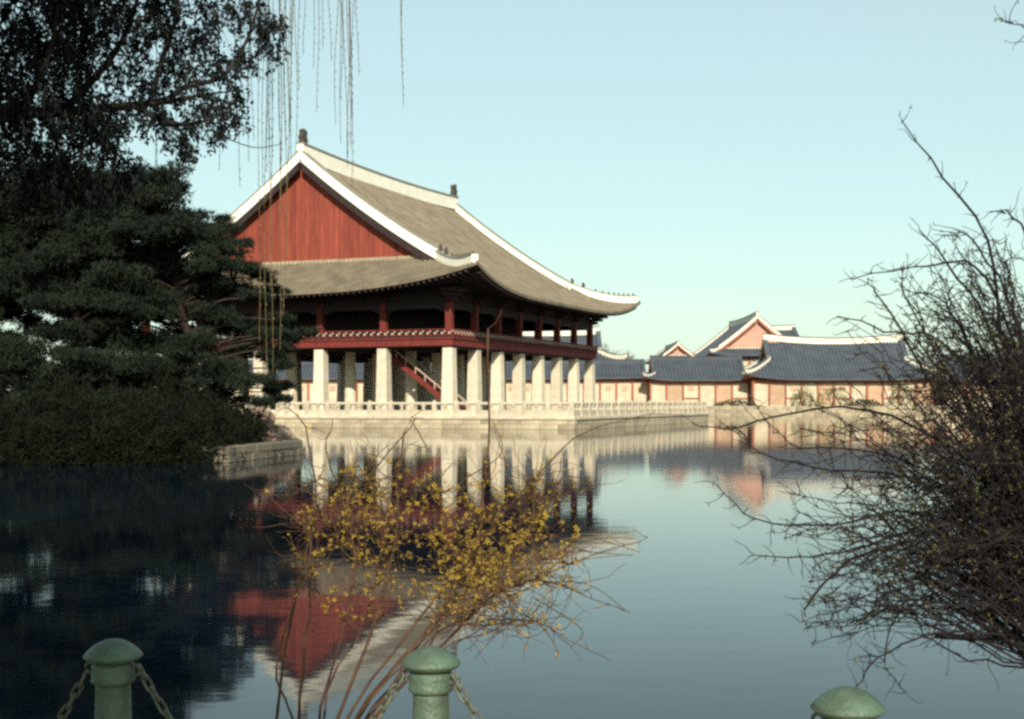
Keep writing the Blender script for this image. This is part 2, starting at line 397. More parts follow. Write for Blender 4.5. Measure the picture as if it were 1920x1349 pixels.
def roof_parts(r, root, M, dz, period=0.4, detail=True, ns=14, ridge_h=1.0, ridge_w=0.6, boards=0.0, soffit_z=None, names=True, rafters=True, figures=True, gable_in=0.55, ridge_mat=None, sagf=0.35):
    Lx, Ly, o, gi = r.Lx, r.Ly, r.o, r.gi
    mid = Ly / 2
    roof = MB(dz)
    # two long slopes
    for side in (0, 1):
        pt = (lambda u, k, z: (u, k, z)) if side == 0 else (lambda u, k, z: (u, Ly - k, z))
        def k1(u):
            e = min(u, Lx - u)
            return mid if e >= gi else max(-o, e)
        slope_mesh(roof, cols(-o, Lx + o, period, detail), r.eL_k, k1, r.zl, pt, ns, 0.22)
    # two skirts
    for side in (0, 1):
        pt = (lambda u, t, z: (t, u, z)) if side == 0 else (lambda u, t, z: (Lx - t, u, z))
        def t1(u):
            e = min(u, Ly - u)
            return min(gi + gable_in + 0.1, max(-o, e))
        slope_mesh(roof, cols(-o, Ly + o, period, detail), r.eS_t, t1, lambda u, t: r.zs(t, u), pt, max(4, ns // 2), 0.22)
    ro = roof.build('roof', M['tile'], root)
    # underside
    if soffit_z is not None:
        sf = MB(dz)
        nn = 60 if detail else 24
        for side in (0, 1):
            for A, e, ef, zf, flip in ((Lx, r.vL, r.eL_k, lambda u, k: r.zl(u, k), False), (Ly, r.vS, r.eS_t, lambda u, t: r.zs(t, u), True)):
                B = Ly if not flip else Lx
                def P(u, k, z):
                    kk = k if side == 0 else B - k
                    return (kk, u, z) if flip else (u, kk, z)
                prev = None
                for i in range(nn + 1):
                    u = -o + (A + 2 * o) * i / nn
                    k0 = ef(u); kend = max(k0, min(0.05, min(u, A - u)))
                    z0 = zf(u, k0) - 0.22
                    fr = (kend - k0) / (0.05 - k0) if kend > k0 else 0
                    cur = (P(u, k0 + 0.02, z0), P(u, kend, z0 + (soffit_z - z0) * fr))
                    if prev: sf.quad(prev[0], cur[0], cur[1], prev[1])
                    prev = cur
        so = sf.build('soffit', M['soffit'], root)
        if rafters:
            rf = MB(dz)
            for side in (0, 1):
                for A, ef, zf, flip in ((Lx, r.eL_k, lambda u, k: r.zl(u, k), False), (Ly, r.eS_t, lambda u, t: r.zs(t, u), True)):
                    B = Ly if not flip else Lx
                    n = int((A + 2 * o) / 0.5)
                    for i in range(2, n - 1):
                        u = -o + (A + 2 * o) * i / n
                        k0 = ef(u) + 0.12; kend = min(0.0, min(u, A - u))
                        if kend - k0 < 0.3: continue
                        z0 = zf(u, k0) - 0.38
                        fr = (kend - k0) / (0.0 - k0)
                        z1 = z0 + (soffit_z - 0.14 - z0) * fr
                        def P(k, z):
                            kk = k if side == 0 else B - k
                            return (kk, u, z) if flip else (u, kk, z)
                        rf.bar(P(k0, z0), P(kend, z1), 0.17, 0.17)
            tag(rf.build('rafters', M['rafter'], so), kind='stuff')
    # main ridge, verges, hips, gable bases
    sag = sagf * ridge_h; PLR = ridge_mat or M['plaster']
    path = [(gi - 0.25 + (Lx - 2 * gi + 0.5) * i / 16, mid, r.zr + sag * ((i - 8) / 8) ** 2) for i in range(17)]
    m = MB(dz); m.sweep(path, ridge_w, -0.25, ridge_h); rr = m.build('ridge', PLR, root)
    m = MB(dz); m.sweep(path, ridge_w + 0.16, ridge_h, ridge_h + 0.13); m.build('ridge_coping', M['cap'], rr)
    hy = [0.0]
    for sx in (0, 1):
        X = (lambda t: t) if sx == 0 else (lambda t: Lx - t)
        for sy in (0, 1):
            Y = (lambda k: k) if sy == 0 else (lambda k: Ly - k)
            pv = [(X(gi + 0.05), Y(mid - 0.1 + (gi - mid + 0.1) * i / 12), r.zl(gi, mid + (gi - mid) * i / 12)) for i in range(13)]
            m = MB(dz); m.sweep(pv, ridge_w * 0.95, -0.12, ridge_h * 0.80); vo = m.build('verge_ridge', M['plaster'], root)
            m = MB(dz); m.sweep(pv, ridge_w * 0.95 + 0.14, ridge_h * 0.80, ridge_h * 0.80 + 0.10); m.build('verge_coping', M['cap'], vo)
            # bargeboard under the verge
            m = MB(dz)
            pb = [(X(gi - 0.22), p[1], p[2]) for p in pv]
            m.sweep(pb, 0.14, -0.12 - ridge_h * 0.65, -0.10); m.build('bargeboard', M['barge'], root)
            # hip ridge
            ph = []
            for i in range(11):
                t = gi + (-o + 0.35 * ridge_h - gi) * i / 10
                z = max(r.zl(t, t), r.zs(t, t))
                ph.append((X(t), Y(t), z + 0.02))
            m = MB(dz); m.sweep(ph, ridge_w * 0.85, -0.25, ridge_h * 0.62); ho = m.build('hip_ridge', M['plaster'], root)
            m = MB(dz); m.sweep(ph, ridge_w * 0.85 + 0.12, ridge_h * 0.62, ridge_h * 0.62 + 0.08); m.build('hip_coping', M['cap'], ho)
            if figures:
                for i, f in enumerate((0.06, 0.22, 0.40, 0.50, 0.59, 0.67, 0.74, 0.81, 0.88, 0.95)):
                    a = min(9, int(f * 10)); fr = f * 10 - a
                    p = Vector(ph[a]).lerp(Vector(ph[a + 1]), fr)
                    sc = 1.0 if i < 2 else 0.5
                    link('roof_figurine', FIGURINE, ho, (p.x, p.y, p.z + ridge_h * 0.62 + 0.07 - dz), (0, 0, math.atan2(ph[-1][1] - ph[0][1], ph[-1][0] - ph[0][0])), (sc,) * 3)
        # gable wall
        tw = gi + gable_in
        zb = r.H((tw + o) / r.half) - 0.15
        bw = boards if boards else (Ly - 2 * gi)
        y = gi + 0.1; yend = Ly - gi - 0.1
        if boards:
            n = round((yend - y) / boards); w = (yend - y) / n
            m = MB(dz); m.v = [(X(tw + 0.12), y, zb - 0.3), (X(tw + 0.12), yend, zb - 0.3), (X(tw + 0.12), mid, r.zr - 0.3)]; m.f = [(0, 1, 2)]
            gw = m.build('gable_backing', M['barge'], root)
            for i in range(n):
                ya, yb = y + i * w + 0.012, y + (i + 1) * w - 0.012
                za = r.zl(gi, min(ya, Ly - ya)) - 0.25; zc = r.zl(gi, min(yb, Ly - yb)) - 0.25
                if max(za, zc) < zb + 0.1: continue
                m = MB(dz); x0 = X(tw + random.uniform(-0.015, 0.015)); x1 = X(tw + 0.08)
                if x0 > x1: x0, x1 = x1, x0
                pts = [(ya, zb), (yb, zb), (yb, max(zb, zc)), (ya, max(zb, za))]
                m.v = [(x0, *p) for p in pts] + [(x1, *p) for p in pts]
                m.f = [(0, 3, 2, 1), (4, 5, 6, 7), (0, 1, 5, 4), (1, 2, 6, 5), (2, 3, 7, 6), (3, 0, 4, 7)]
                m.build('board', M['board'], gw)
        else:
            m = MB(dz); m.v = [(X(tw), y, zb), (X(tw), yend, zb)] + [(X(tw), yend + (y - yend) * i / 16, r.zl(gi, min(yend + (y - yend) * i / 16, Ly - (yend + (y - yend) * i / 16))) - 0.2) for i in range(17)]
            m.f = [tuple(range(len(m.v)))]
            m.build('gable_wall', M['board'], root)
        m = MB(dz); zz = r.H((tw + o) / r.half)
        m.sweep([(X(tw - 0.22), gi + 0.25, zz - 0.05), (X(tw - 0.22), Ly - gi - 0.25, zz - 0.05)], 0.26, -0.2, 0.09 * ridge_h + 0.02)
        m.build('gable_base_ridge', M['base_ridge'], root)
    return ro

_f = MB(); _f.lathe([(0.16, 0), (0.19, 0.08), (0.12, 0.26), (0.15, 0.36), (0.13, 0.48), (0.05, 0.56)], 8); _f.bar((0.0, 0, 0.15), (0.24, 0, 0.30), 0.1, 0.1)
FIGURINE = _f.mesh('roof_figurine', 'figure_clay', True)

# ------------------------------------------------------------------ the pavilion on its stone platform
TH = 0.3802; SN, CS = math.sin(TH), math.cos(TH)
A0 = Vector((-4.862, 103.667, 0))
PHI = math.pi / 2 - TH
Lx, Ly = 34.4, 28.5
BX, BY = Lx / 7, Ly / 5
ZP = 0.93                      # platform top
TX0, TX1, TY0, TY1 = -3.5, 37.9, -11.5, 44.0      # platform extent in pavilion coordinates

plat = empty('stone_platform', A0, PHI)
tag(plat, 'pale granite block terrace with carved railing carrying the big pavilion over the water', 'platform')
m = MB(); m.box(TX0 + 0.14, TX1 - 0.14, TY0 + 0.14, TY1 - 0.14, -0.4, ZP - 0.012); m.build('core', 'mortar', plat)
m = MB(); m.box(TX0 + 0.6, TX1 - 0.6, TY0 + 0.6, TY1 - 0.6, ZP - 0.1, ZP); m.build('paving', 'paving', plat)
blocks = []
for w in (1.1, 1.4, 1.8):
    m = MB(); m.bevel_box(0.012, w - 0.012, 0, 0.4, 0.012, 0.368, 0.02); blocks.append((w, m.mesh('block', 'wall_stone')))
cope = MB(); cope.bevel_box(0.008, 1.592, 0, 0.8, 0.0, 0.20, 0.02); cope = cope.mesh('coping_stone', 'rail_stone')
def lay_side(origin, ang, length, first=0.0):
    c, s = math.cos(ang), math.sin(ang)
    for row in range(3):
        x = 0.0 if row % 2 else -0.4
        while x < length - 0.2:
            w, me = random.choice(blocks)
            sx = 1.0
            if x + w > length - 0.35: sx = (length - x - 0.02) / w
            inset = 0.06 + 0.015 * random.random()
            if x >= 0:
                link('block', me, plat, (origin[0] + c * x - s * inset, origin[1] + s * x + c * inset, -0.37 + row * 0.37), (0, 0, ang), (sx, 1, 1))
            x += w * sx + (0.03 if sx != 1.0 else 0)
    n = int((length - first) / 1.6); kc = (length - first) / (n * 1.6)
    for i in range(n):
        link('coping_stone', cope, plat, (origin[0] + c * (first + i * 1.6 * kc) + s * 0.03, origin[1] + s * (first + i * 1.6 * kc) - c * 0.03, ZP - 0.2 + 0.002), (0, 0, ang), (kc, 1, 1))
# sides: front (towards viewer, x = TX0) and right (y = TY0)
lay_side((TX0, TY1), -math.pi / 2, TY1 - TY0)
lay_side((TX0, TY0), 0.0, TX1 - TX0, 0.83)

# carved stone railing: post, handrail, panel slab and lotus support per bay
post = MB(); post.bevel_box(-0.17, 0.17, -0.17, 0.17, 0, 1.08, 0.03); post.lathe([(0.10, 1.07), (0.15, 1.09), (0.14, 1.14), (0.09, 1.18), (0.02, 1.20)], 10); post = post.mesh('post', 'rail_stone')
BAYR = 1.85
hand = MB(); hand.tube([(0.15, 0, 0.955), (BAYR - 0.15, 0, 0.955)], 0.115, seg=8); hand = hand.mesh('handrail', 'rail_stone')
slab = MB(); slab.box(0.15, BAYR - 0.15, -0.10, 0.10, 0.0, 0.46); slab = slab.mesh('panel', 'rail_stone')
sup = MB(); sup.lathe([(0.12, 0.455), (0.15, 0.54), (0.11, 0.62), (0.19, 0.78), (0.20, 0.86)], 8, (BAYR / 2, 0)); sup = sup.mesh('support', 'rail_stone')
def rail_side(origin, ang, length, skip=False):
    c, s = math.cos(ang), math.sin(ang)
    n = round(length / BAYR); k = length / (n * BAYR)
    for i in range(n + 1):
        p = (origin[0] + c * i * BAYR * k, origin[1] + s * i * BAYR * k, ZP + 0.003)
        if not (skip and i == 0): link('post', post, plat, p, (0, 0, ang))
        if i < n:
            for nm, me in (('handrail', hand), ('panel', slab), ('support', sup)):
                link(nm, me, plat, p, (0, 0, ang), (k, 1, 1))
rail_side((TX0 + 0.3, TY1 - 0.3), -math.pi / 2, TY1 - TY0 - 0.6)
rail_side((TX0 + 0.3, TY0 + 0.3), 0.0, TX1 - TX0 - 0.6, True)
rail_side((TX1 - 0.3, TY0 + 0.3), math.pi / 2, 12.95, True)

pav = empty('pavilion', (A0.x, A0.y, ZP), PHI)
tag(pav, 'huge two storey palace pavilion with red gable and white ridges on rows of stone pillars', 'pavilion')
Z1 = 6.23                      # top of the stone pillars
pm = MB(ZP); pm.box(-0.50, 0.50, -0.50, 0.50, ZP, Z1, 0.10); SQP = pm.mesh('stone_pillar', 'granite')
pm = MB(ZP); pm.lathe([(0.52, ZP), (0.48, ZP + 2.5), (0.41, Z1)], 18); RDP = pm.mesh('stone_pillar', 'granite', False)
cm = MB(ZP); cm.bevel_box(-0.27, 0.27, -0.27, 0.27, 6.7, 10.3, 0.03); UCL = cm.mesh('column', 'red_wood')
for i in range(8):
    for j in range(6):
        outer = i in (0, 7) or j in (0, 5)
        link('stone_pillar', SQP if outer else RDP, pav, (i * BX, j * BY, 0))
        if outer: link('column', UCL, pav, (i * BX, j * BY, 0))
# floor frame
m = MB(ZP); m.box(-0.25, Lx + 0.25, -0.25, Ly + 0.25, 6.45, 6.74); floor = m.build('floor_deck', 'dark_wood', pav)
for j in range(6):
    m = MB(ZP); m.box(-0.2, Lx + 0.2, j * BY - 0.25, j * BY + 0.25, Z1 - 0.02, 6.447); m.build('beam', 'dark_wood', floor)
for i in range(8):
    for j in range(5):
        m = MB(ZP); m.box(i * BX - 0.22, i * BX + 0.22, j * BY + 0.253, (j + 1) * BY - 0.253, Z1 + 0.02, 6.447); m.build('beam', 'dark_wood', floor)
def ring(name, off, z0, z1, th, material, parent=pav, dzs=0.0):
    for (x0, x1, y0, y1) in ((-off - th, -off, -off - th, Ly + off + th), (Lx + off, Lx + off + th, -off - th, Ly + off + th),
                             (-off, Lx + off, -off - th, -off), (-off, Lx + off, Ly + off, Ly + off + th)):
        m = MB(ZP); m.box(x0, x1, y0, y1, z0, z1); m.build(name, material, parent)
ring('fascia_board', 0.42, 6.38, 6.90, 0.12, 'red_wood')
ring('walkway_edge', 0.28, 6.50, 6.80, 0.137, 'dark_wood')
# wooden balcony railing with carved brackets
ring('railing_sill', 0.50, 6.903, 7.02, 0.14, 'red_wood')
ring('railing_board', 0.52, 7.02, 7.20, 0.05, 'dark_wood')
ring('railing_midrail', 0.515, 7.20, 7.27, 0.09, 'red_wood')
for path in ([(-0.62, -0.72, 7.62), (-0.62, Ly + 0.72, 7.62)], [(Lx + 0.62, -0.72, 7.62), (Lx + 0.62, Ly + 0.72, 7.62)],
             [(-0.72, -0.62, 7.62), (Lx + 0.72, -0.62, 7.62)], [(-0.72, Ly + 0.62, 7.62), (Lx + 0.72, Ly + 0.62, 7.62)]):
    m = MB(ZP); m.tube(path, 0.065, seg=8); m.build('handrail', 'red_wood', pav)
for nm, w_ in (('railing_bracket', 'red_wood'), ('railing_flower', 'lattice_paint')):
    for axis in (0, 1, 2, 3):
        m = MB(ZP)
        ln = Ly if axis < 2 else Lx; n = round((ln + 1.0) / 0.62)
        for i in range(n + 1):
            u = -0.5 + (ln + 1.0) * i / n
            def P(o_, z, du=0.0):
                return {0: (-o_, u + du, z), 1: (Lx + o_, u + du, z), 2: (u + du, -o_, z), 3: (u + du, Ly + o_, z)}[axis]
            if nm == 'railing_bracket':
                m.bar(P(0.60, 7.02), P(0.64, 7.57), 0.07, 0.09)
            else:
                m.bar(P(0.60, 7.27, 0.24), P(0.60, 7.44, 0.24), 0.20, 0.05)
                m.bar(P(0.625, 7.44, 0.0), P(0.625, 7.54, 0.0), 0.15, 0.16)
        tag(m.build(nm, w_, pav), kind='stuff')
# lintels, brackets, frieze, ceiling
ring('lintel', -0.12, 9.30, 9.72, 0.24, 'shaded_bracket_paint')
ring('lintel_plate', -0.26, 9.722, 9.84, 0.52, 'shaded_bracket_paint')
ring('frieze', -0.06, 9.842, 11.20, 0.12, 'shaded_bracket_paint')
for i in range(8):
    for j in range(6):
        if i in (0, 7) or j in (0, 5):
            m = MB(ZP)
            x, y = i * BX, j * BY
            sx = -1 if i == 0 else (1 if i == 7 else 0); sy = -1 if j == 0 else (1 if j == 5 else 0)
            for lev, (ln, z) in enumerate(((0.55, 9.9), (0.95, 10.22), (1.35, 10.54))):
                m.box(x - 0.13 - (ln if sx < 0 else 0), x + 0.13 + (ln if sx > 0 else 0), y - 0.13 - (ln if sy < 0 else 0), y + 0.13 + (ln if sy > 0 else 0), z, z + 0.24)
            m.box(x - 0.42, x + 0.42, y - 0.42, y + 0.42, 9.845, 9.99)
            m.build('bracket', 'shaded_bracket_paint', pav)
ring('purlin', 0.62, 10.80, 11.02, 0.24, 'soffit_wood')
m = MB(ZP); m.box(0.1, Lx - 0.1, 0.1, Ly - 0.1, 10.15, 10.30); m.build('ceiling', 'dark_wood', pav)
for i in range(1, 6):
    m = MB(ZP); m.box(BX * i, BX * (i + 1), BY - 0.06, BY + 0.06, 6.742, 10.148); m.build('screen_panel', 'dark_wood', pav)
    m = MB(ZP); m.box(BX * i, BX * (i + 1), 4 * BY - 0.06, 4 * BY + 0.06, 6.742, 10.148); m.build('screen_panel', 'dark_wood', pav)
for j in range(1, 4):
    for xx in (BX, 6 * BX):
        m = MB(ZP); m.box(xx - 0.061, xx + 0.061, BY * j + 0.06, BY * (j + 1) - 0.001, 6.742, 10.148); m.build('screen_panel', 'dark_wood', pav)
# wing-shaped boards under the lintels at the column heads
for j in range(6):
    for dy in (-1, 1):
        if (j == 0 and dy < 0) or (j == 5 and dy > 0): continue
        m = MB(ZP); y = j * BY + dy * 0.27
        m.v = [(-0.05, y, 9.299), (-0.05, y + dy * 0.9, 9.299), (-0.05, y, 8.95), (0.05, y, 9.299), (0.05, y + dy * 0.9, 9.299), (0.05, y, 8.95)]
        m.f = [(0, 1, 2), (5, 4, 3), (0, 3, 4, 1), (1, 4, 5, 2), (2, 5, 3, 0)]; m.build('wing_board', 'shaded_bracket_paint', pav)
for i in range(8):
    for dx in (-1, 1):
        if (i == 0 and dx < 0) or (i == 7 and dx > 0): continue
        m = MB(ZP); x = i * BX + dx * 0.27
        m.v = [(x, -0.05, 9.299), (x + dx * 0.9, -0.05, 9.299), (x, -0.05, 8.95), (x, 0.05, 9.299), (x + dx * 0.9, 0.05, 9.299), (x, 0.05, 8.95)]
        m.f = [(0, 1, 2), (5, 4, 3), (0, 3, 4, 1), (1, 4, 5, 2), (2, 5, 3, 0)]; m.build('wing_board', 'shaded_bracket_paint', pav)
# stair under the floor
st = empty('staircase'); st.parent = pav
for tt in (2.0, 3.7):
    m = MB(ZP)
    a = (tt, 7.0, 6.35); b_ = (tt, -0.1, ZP + 0.15)
    m.bar(a, b_, 0.14, 0.42); m.build('stringer', 'red_wood', st)
    m = MB(ZP); m.bar((tt, 6.7, 7.0 - 0.1), (tt, 0.2, ZP + 1.1), 0.09, 0.10); m.build('stair_handrail', 'lattice_paint', st)
    for i in range(8):
        y = 0.5 + i * 0.85; zb = ZP + 0.15 + (y + 0.1) / 7.1 * (6.35 - ZP - 0.15)
        m = MB(ZP); m.bar((tt, y, zb), (tt, y, zb + 0.82), 0.08, 0.08); m.build('stair_baluster', 'lattice_paint', st)
for i in range(22):
    y = 0.1 + i * 0.31; zb = ZP + 0.2 + (y + 0.1) / 7.1 * (6.35 - ZP - 0.15)
    m = MB(ZP); m.box(2.075, 3.625, y - 0.15, y + 0.15, zb - 0.03, zb + 0.03); m.build('step', 'dark_wood', st)

PROOF = Roof(Lx, Ly, 4.15, 10.42, 22.0, 1.95, 1.75)
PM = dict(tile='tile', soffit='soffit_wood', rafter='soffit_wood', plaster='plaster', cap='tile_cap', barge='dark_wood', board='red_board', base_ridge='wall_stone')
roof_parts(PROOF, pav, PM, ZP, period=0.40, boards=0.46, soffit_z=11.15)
# ridge-end ornaments
orn_poly = [(-0.35, 0), (0.55, 0), (0.60, 0.45), (0.42, 0.75), (0.55, 1.05), (0.40, 1.32), (0.12, 1.22), (0.02, 1.42), (-0.22, 1.28), (-0.15, 0.95), (-0.42, 0.7), (-0.3, 0.4)]
for s_, xx in ((1, 1.9), (-1, Lx - 1.9)):
    m = MB(ZP); zt = 22.0 + 0.35 + 1.05
    m.prism([(xx + s_ * a * 0.85, zt + c * 0.92) for a, c in orn_poly], Ly / 2 - 0.22, Ly / 2 + 0.22)
    m.build('ridge_ornament', 'figure_clay', pav)

# ------------------------------------------------------------------ palace halls on the far bank
def hall(name, label, x0, x1, y, depth, ze, zr, rz=0.0, rp='far_ridge', sag=0.35, z0=1.4, o=1.4, gi=0.6, lift=0.6, bay=2.7, wall='mix', rh=0.45, rw=0.4, flip=False, a=0.75, period=0.6, group='palace halls beyond the pond'):
    """hip-and-gable hall; flip turns the gable to the viewer"""
    L = x1 - x0
    if not flip:
        root = empty(name, (x0, y, z0), 0); lx, ly = L, depth
    else:                        # ridge along the line of sight, local x -> world y
        root = empty(name, (x1, y, z0), math.pi / 2); lx, ly = depth, L
    tag(root, label, 'hall', group)
    r = Roof(lx, ly, o, ze, zr, lift, gi, a, 4, 3, 0.25)
    FM = dict(tile='far_tile', soffit='far_red', rafter='far_red', plaster='far_ridge', cap='far_tile', barge='far_red', board='far_gable', base_ridge='far_plaster')
    roof_parts(r, root, FM, z0, period=period, detail=False, ns=6, ridge_h=rh, ridge_w=rw, ridge_mat=rp, sagf=sag, soffit_z=ze + 0.35, rafters=False, figures=False, gable_in=0.5)
    wt = ze + 0.1
    m = MB(z0); m.box(0.15, lx - 0.15, 0.15, ly - 0.15, z0, wt); core = m.build('wall', 'far_plaster', root)
    sides = (0,) if not flip else (1,)
    n = max(1, round((lx if not flip else ly) / bay)); w = (lx if not flip else ly) / n
    pmesh = MB(); pmesh.box(-0.16, 0.16, -0.16, 0.16, 0, wt - z0); pmesh = pmesh.mesh('post', 'far_red')
    lm = MB(); lm.box(0.16, w - 0.16, -0.05, 0.10, wt - z0 - 0.55, wt - z0 - 0.02); lm = lm.mesh('lintel', 'far_red')
    dm = MB(); dm.box(0.3, w - 0.3, 0.06, 0.14, 0.25, wt - z0 - 0.62); dm = dm.mesh('door', 'far_orange')
    sm = MB(); sm.box(0.16, w - 0.16, -0.04, 0.12, 1.15, 1.32); sm = sm.mesh('rail', 'far_red')
    wm = MB(); wm.box(w * 0.32, w * 0.68, 0.07, 0.145, 2.5, min(3.3, wt - z0 - 0.7)); wm = wm.mesh('window', 'far_orange')
    for i in range(n + 1):
        loc = lambda dx=0.0: ((i * w + dx, 0, 0) if not flip else (0, ly - i * w - dx, 0))
        rot = (0, 0, 0 if not flip else -math.pi / 2)
        link('post', pmesh, root, loc(), rot)
        if i == n: break
        link('lintel', lm, root, loc(), rot)
        if wall == 'mix':
            if i % 3 == 1: link('door', dm, root, loc(), rot)
            elif i % 3 == 2: link('window', wm, root, loc(), rot); link('rail', sm, root, loc(), rot)
        elif wall == 'doors':
            link('door', dm, root, loc(), rot)
        elif wall == 'windows':
            link('window', wm, root, loc(), rot)
    return root

hx = lambda px, d: (px - 960) / F * d
hz = lambda py, d: EYE - (py - YH) / F * d
hall('palace_hall', 'long low white-walled hall with grey roof seen through and beside the stone pillars', hx(250, 225), hx(1214, 225), 223, 7.0, hz(711, 222), hz(682, 226.5), wall='windows', lift=0.4, o=1.2, rp='far_tile')
hall('palace_hall', 'low hall with red posts and grey roof right of the pavilion', hx(1217, 222), hx(1399, 222), 220, 8.0, hz(714, 219), hz(675, 224), wall='mix', lift=0.9, o=1.4, rp='far_tile')
hall('palace_hall', 'broad hall with tall blue grey roof and white ridge partly behind the right shrub', hx(1408, 219), hx(1740, 219), 217, 13.0, hz(713, 215), hz(643, 223), wall='mix', rh=0.75, rw=0.6, o=1.6, gi=3.1, lift=1.2, a=0.8, sag=1.0)
hall('palace_hall', 'tallest far hall with pinkish red-edged gable facing the pond', hx(1340, 245), hx(1490, 245), 242, 30, hz(668, 242), hz(599, 245), flip=True, rh=0.8, rw=0.6, o=1.6, gi=0.2, lift=0.7, wall='none', a=0.85)
hall('palace_hall', 'small far hall with little pinkish gable peeping above the low roofs', hx(1238, 236), hx(1300, 236), 234, 18, hz(678, 234), hz(648, 236), flip=True, rh=0.4, rw=0.35, o=1.2, gi=0.2, lift=0.3, wall='none', a=0.85)
hall('palace_hall', 'far hall whose white roof ridge shows through the open upper gallery', hx(905, 250), hx(1150, 250), 246, 15, hz(688, 246), hz(628, 253), wall='none', rh=1.1, rw=0.8, o=2.2, gi=2.6, lift=1.6)
hall('palace_hall', 'grey roof peak just behind the tallest pinkish gable', hx(1400, 275), hx(1500, 275), 270, 13, hz(650, 272), hz(618, 276), wall='none', rh=0.7, rw=0.6, o=1.4, gi=1.0, lift=0.6)

hall('palace_hall', 'lower grey roofed hall at the right edge hidden behind the twiggy shrub', hx(1765, 222), hx(2050, 222), 219, 9.0, hz(716, 217), hz(672, 223), wall='mix', lift=0.6, o=1.3, rp='far_tile')

# ------------------------------------------------------------------ vegetation beyond the pond
def blob_shrub(name, label, c, rx, ry, rz, n, material, cat='shrub', group=None, size=0.25):
    root = empty(name, (c[0], c[1], c[2])); tag(root, label, cat, group)
    d = unit(R.normal(size=(n, 3))); d[:, 2] = np.abs(d[:, 2])
    rr = 0.55 + 0.45 * R.random((n, 1)) ** 0.5
    lump = 1 + 0.22 * np.sin(d[:, :1] * 7 + c[0]) * np.cos(d[:, 1:2] * 6 + c[1])
    p = d * rr * lump * np.array([[rx, ry, rz]])
    dirs = unit(d + R.normal(size=d.shape) * 0.7)
    link('crown', array_mesh('crown', leaves(p, dirs, R.uniform(0.7, 1.3, n) * size, R.uniform(0.2, 0.35, n) * size), 4, material), root)
    m = MB(); 
    for k in range(5):
        a = k * 1.26; m.tube([(0, 0, -0.1), (rx * 0.4 * math.cos(a), ry * 0.4 * math.sin(a), rz * 0.7)], 0.05, 0.02, 5)
    m.build('stem', 'shrub_stem', root)
    return root
for i, (px, w, h, d, mt, lb) in enumerate((
        (1380, 3.4, 0.8, 208, 'hedge_leaf', 'dark low clipped bush on the far bank below the red posts'),
        (1505, 2.0, 2.6, 209, 'far_leaf', 'olive green bush on the far bank beside the orange doors'),
        (1560, 2.6, 3.2, 209, 'far_leaf', 'larger olive bush on the far bank behind the shrub twigs'),
        (1620, 2.8, 0.9, 208, 'hedge_leaf', 'dark low bush on the far bank behind the right shrub'),
        (1690, 2.2, 3.6, 209, 'far_leaf', 'rightmost olive bush on the far bank behind the right shrub'))):
    blob_shrub('far_shrub', lb, (hx(px, d), d, 1.4), w, 1.4, h, 700, mt, 'shrub', 'bushes on the far bank', 0.3)

def bare_tree(name, label, base, h, spread, seed, material, group=None):
    rg = random.Random(seed); root = empty(name, base); tag(root, label, 'tree', group)
    tr = MB(); tr.tube([(0, 0, -0.2), (0.1, 0, h * 0.25), (-0.1, 0.1, h * 0.5)], h * 0.022, h * 0.012, 7); tr.build('trunk', material, root)
    cr = MB()
    def grow(p, d, l, r, lev):
        q = p + d * l
        mid = p.lerp(q, 0.5) + Vector((rg.gauss(0, 1), rg.gauss(0, 1), rg.gauss(0, 1))) * l * 0.05
        cr.tube([p, mid, q], r, r * 0.6, 4)
        if lev == 0: return
        for _ in range(4 if lev > 1 else 5):
            nd = (d + Vector((rg.gauss(0, spread), rg.gauss(0, spread), rg.gauss(0.12, spread * 0.7)))).normalized()
            grow(p.lerp(q, rg.uniform(0.45, 1.0)), nd, l * rg.uniform(0.5, 0.75), r * 0.55, lev - 1)
    for k in range(6):
        a = k * 1.05 + rg.random()
        grow(Vector((0, 0, h * rg.uniform(0.25, 0.5))), Vector((math.cos(a) * 0.7, math.sin(a) * 0.7, 1)).normalized(), h * 0.28, h * 0.010, 3)
    cr.build('crown', material, root); return root
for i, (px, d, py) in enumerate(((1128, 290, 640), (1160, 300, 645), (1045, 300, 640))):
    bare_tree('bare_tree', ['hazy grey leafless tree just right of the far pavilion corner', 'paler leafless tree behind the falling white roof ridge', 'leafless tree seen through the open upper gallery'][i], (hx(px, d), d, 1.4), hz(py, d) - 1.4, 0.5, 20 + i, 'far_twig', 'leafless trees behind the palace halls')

# ------------------------------------------------------------------ pine islet
ISL = [(-9.6, 44.0), (-8.3, 51.2), (-9.5, 56.5), (-24, 58), (-30, 50), (-27, 42.5)]
m = MB(); n = len(ISL); cx = sum(p[0] for p in ISL) / n; cy = sum(p[1] for p in ISL) / n
rings = [(1.0, 0.44), (0.8, 0.62), (0.45, 0.95), (0.0, 1.1)]
for f_, z in rings:
    for x, y in ISL: m.v.append((cx + (x - cx) * f_, cy + (y - cy) * f_, z))
for k in range(3):
    for i in range(n):
        j = (i + 1) % n; m.f.append((k * n + i, k * n + j, (k + 1) * n + j, (k + 1) * n + i))
isl = empty('pine_islet', (cx, cy, 0)); tag(isl, 'small islet edged with pale stone blocks under the dark pines', 'islet')
m.v = [(x - cx, y - cy, z) for x, y, z in m.v]; m.build('soil', 'soil', isl)
eb = []
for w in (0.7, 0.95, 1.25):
    q = MB(); q.bevel_box(0.01, w - 0.01, -0.25, 0.22, 0.0, 0.26, 0.025); eb.append((w, q.mesh('edge_stone', 'edge_stone')))
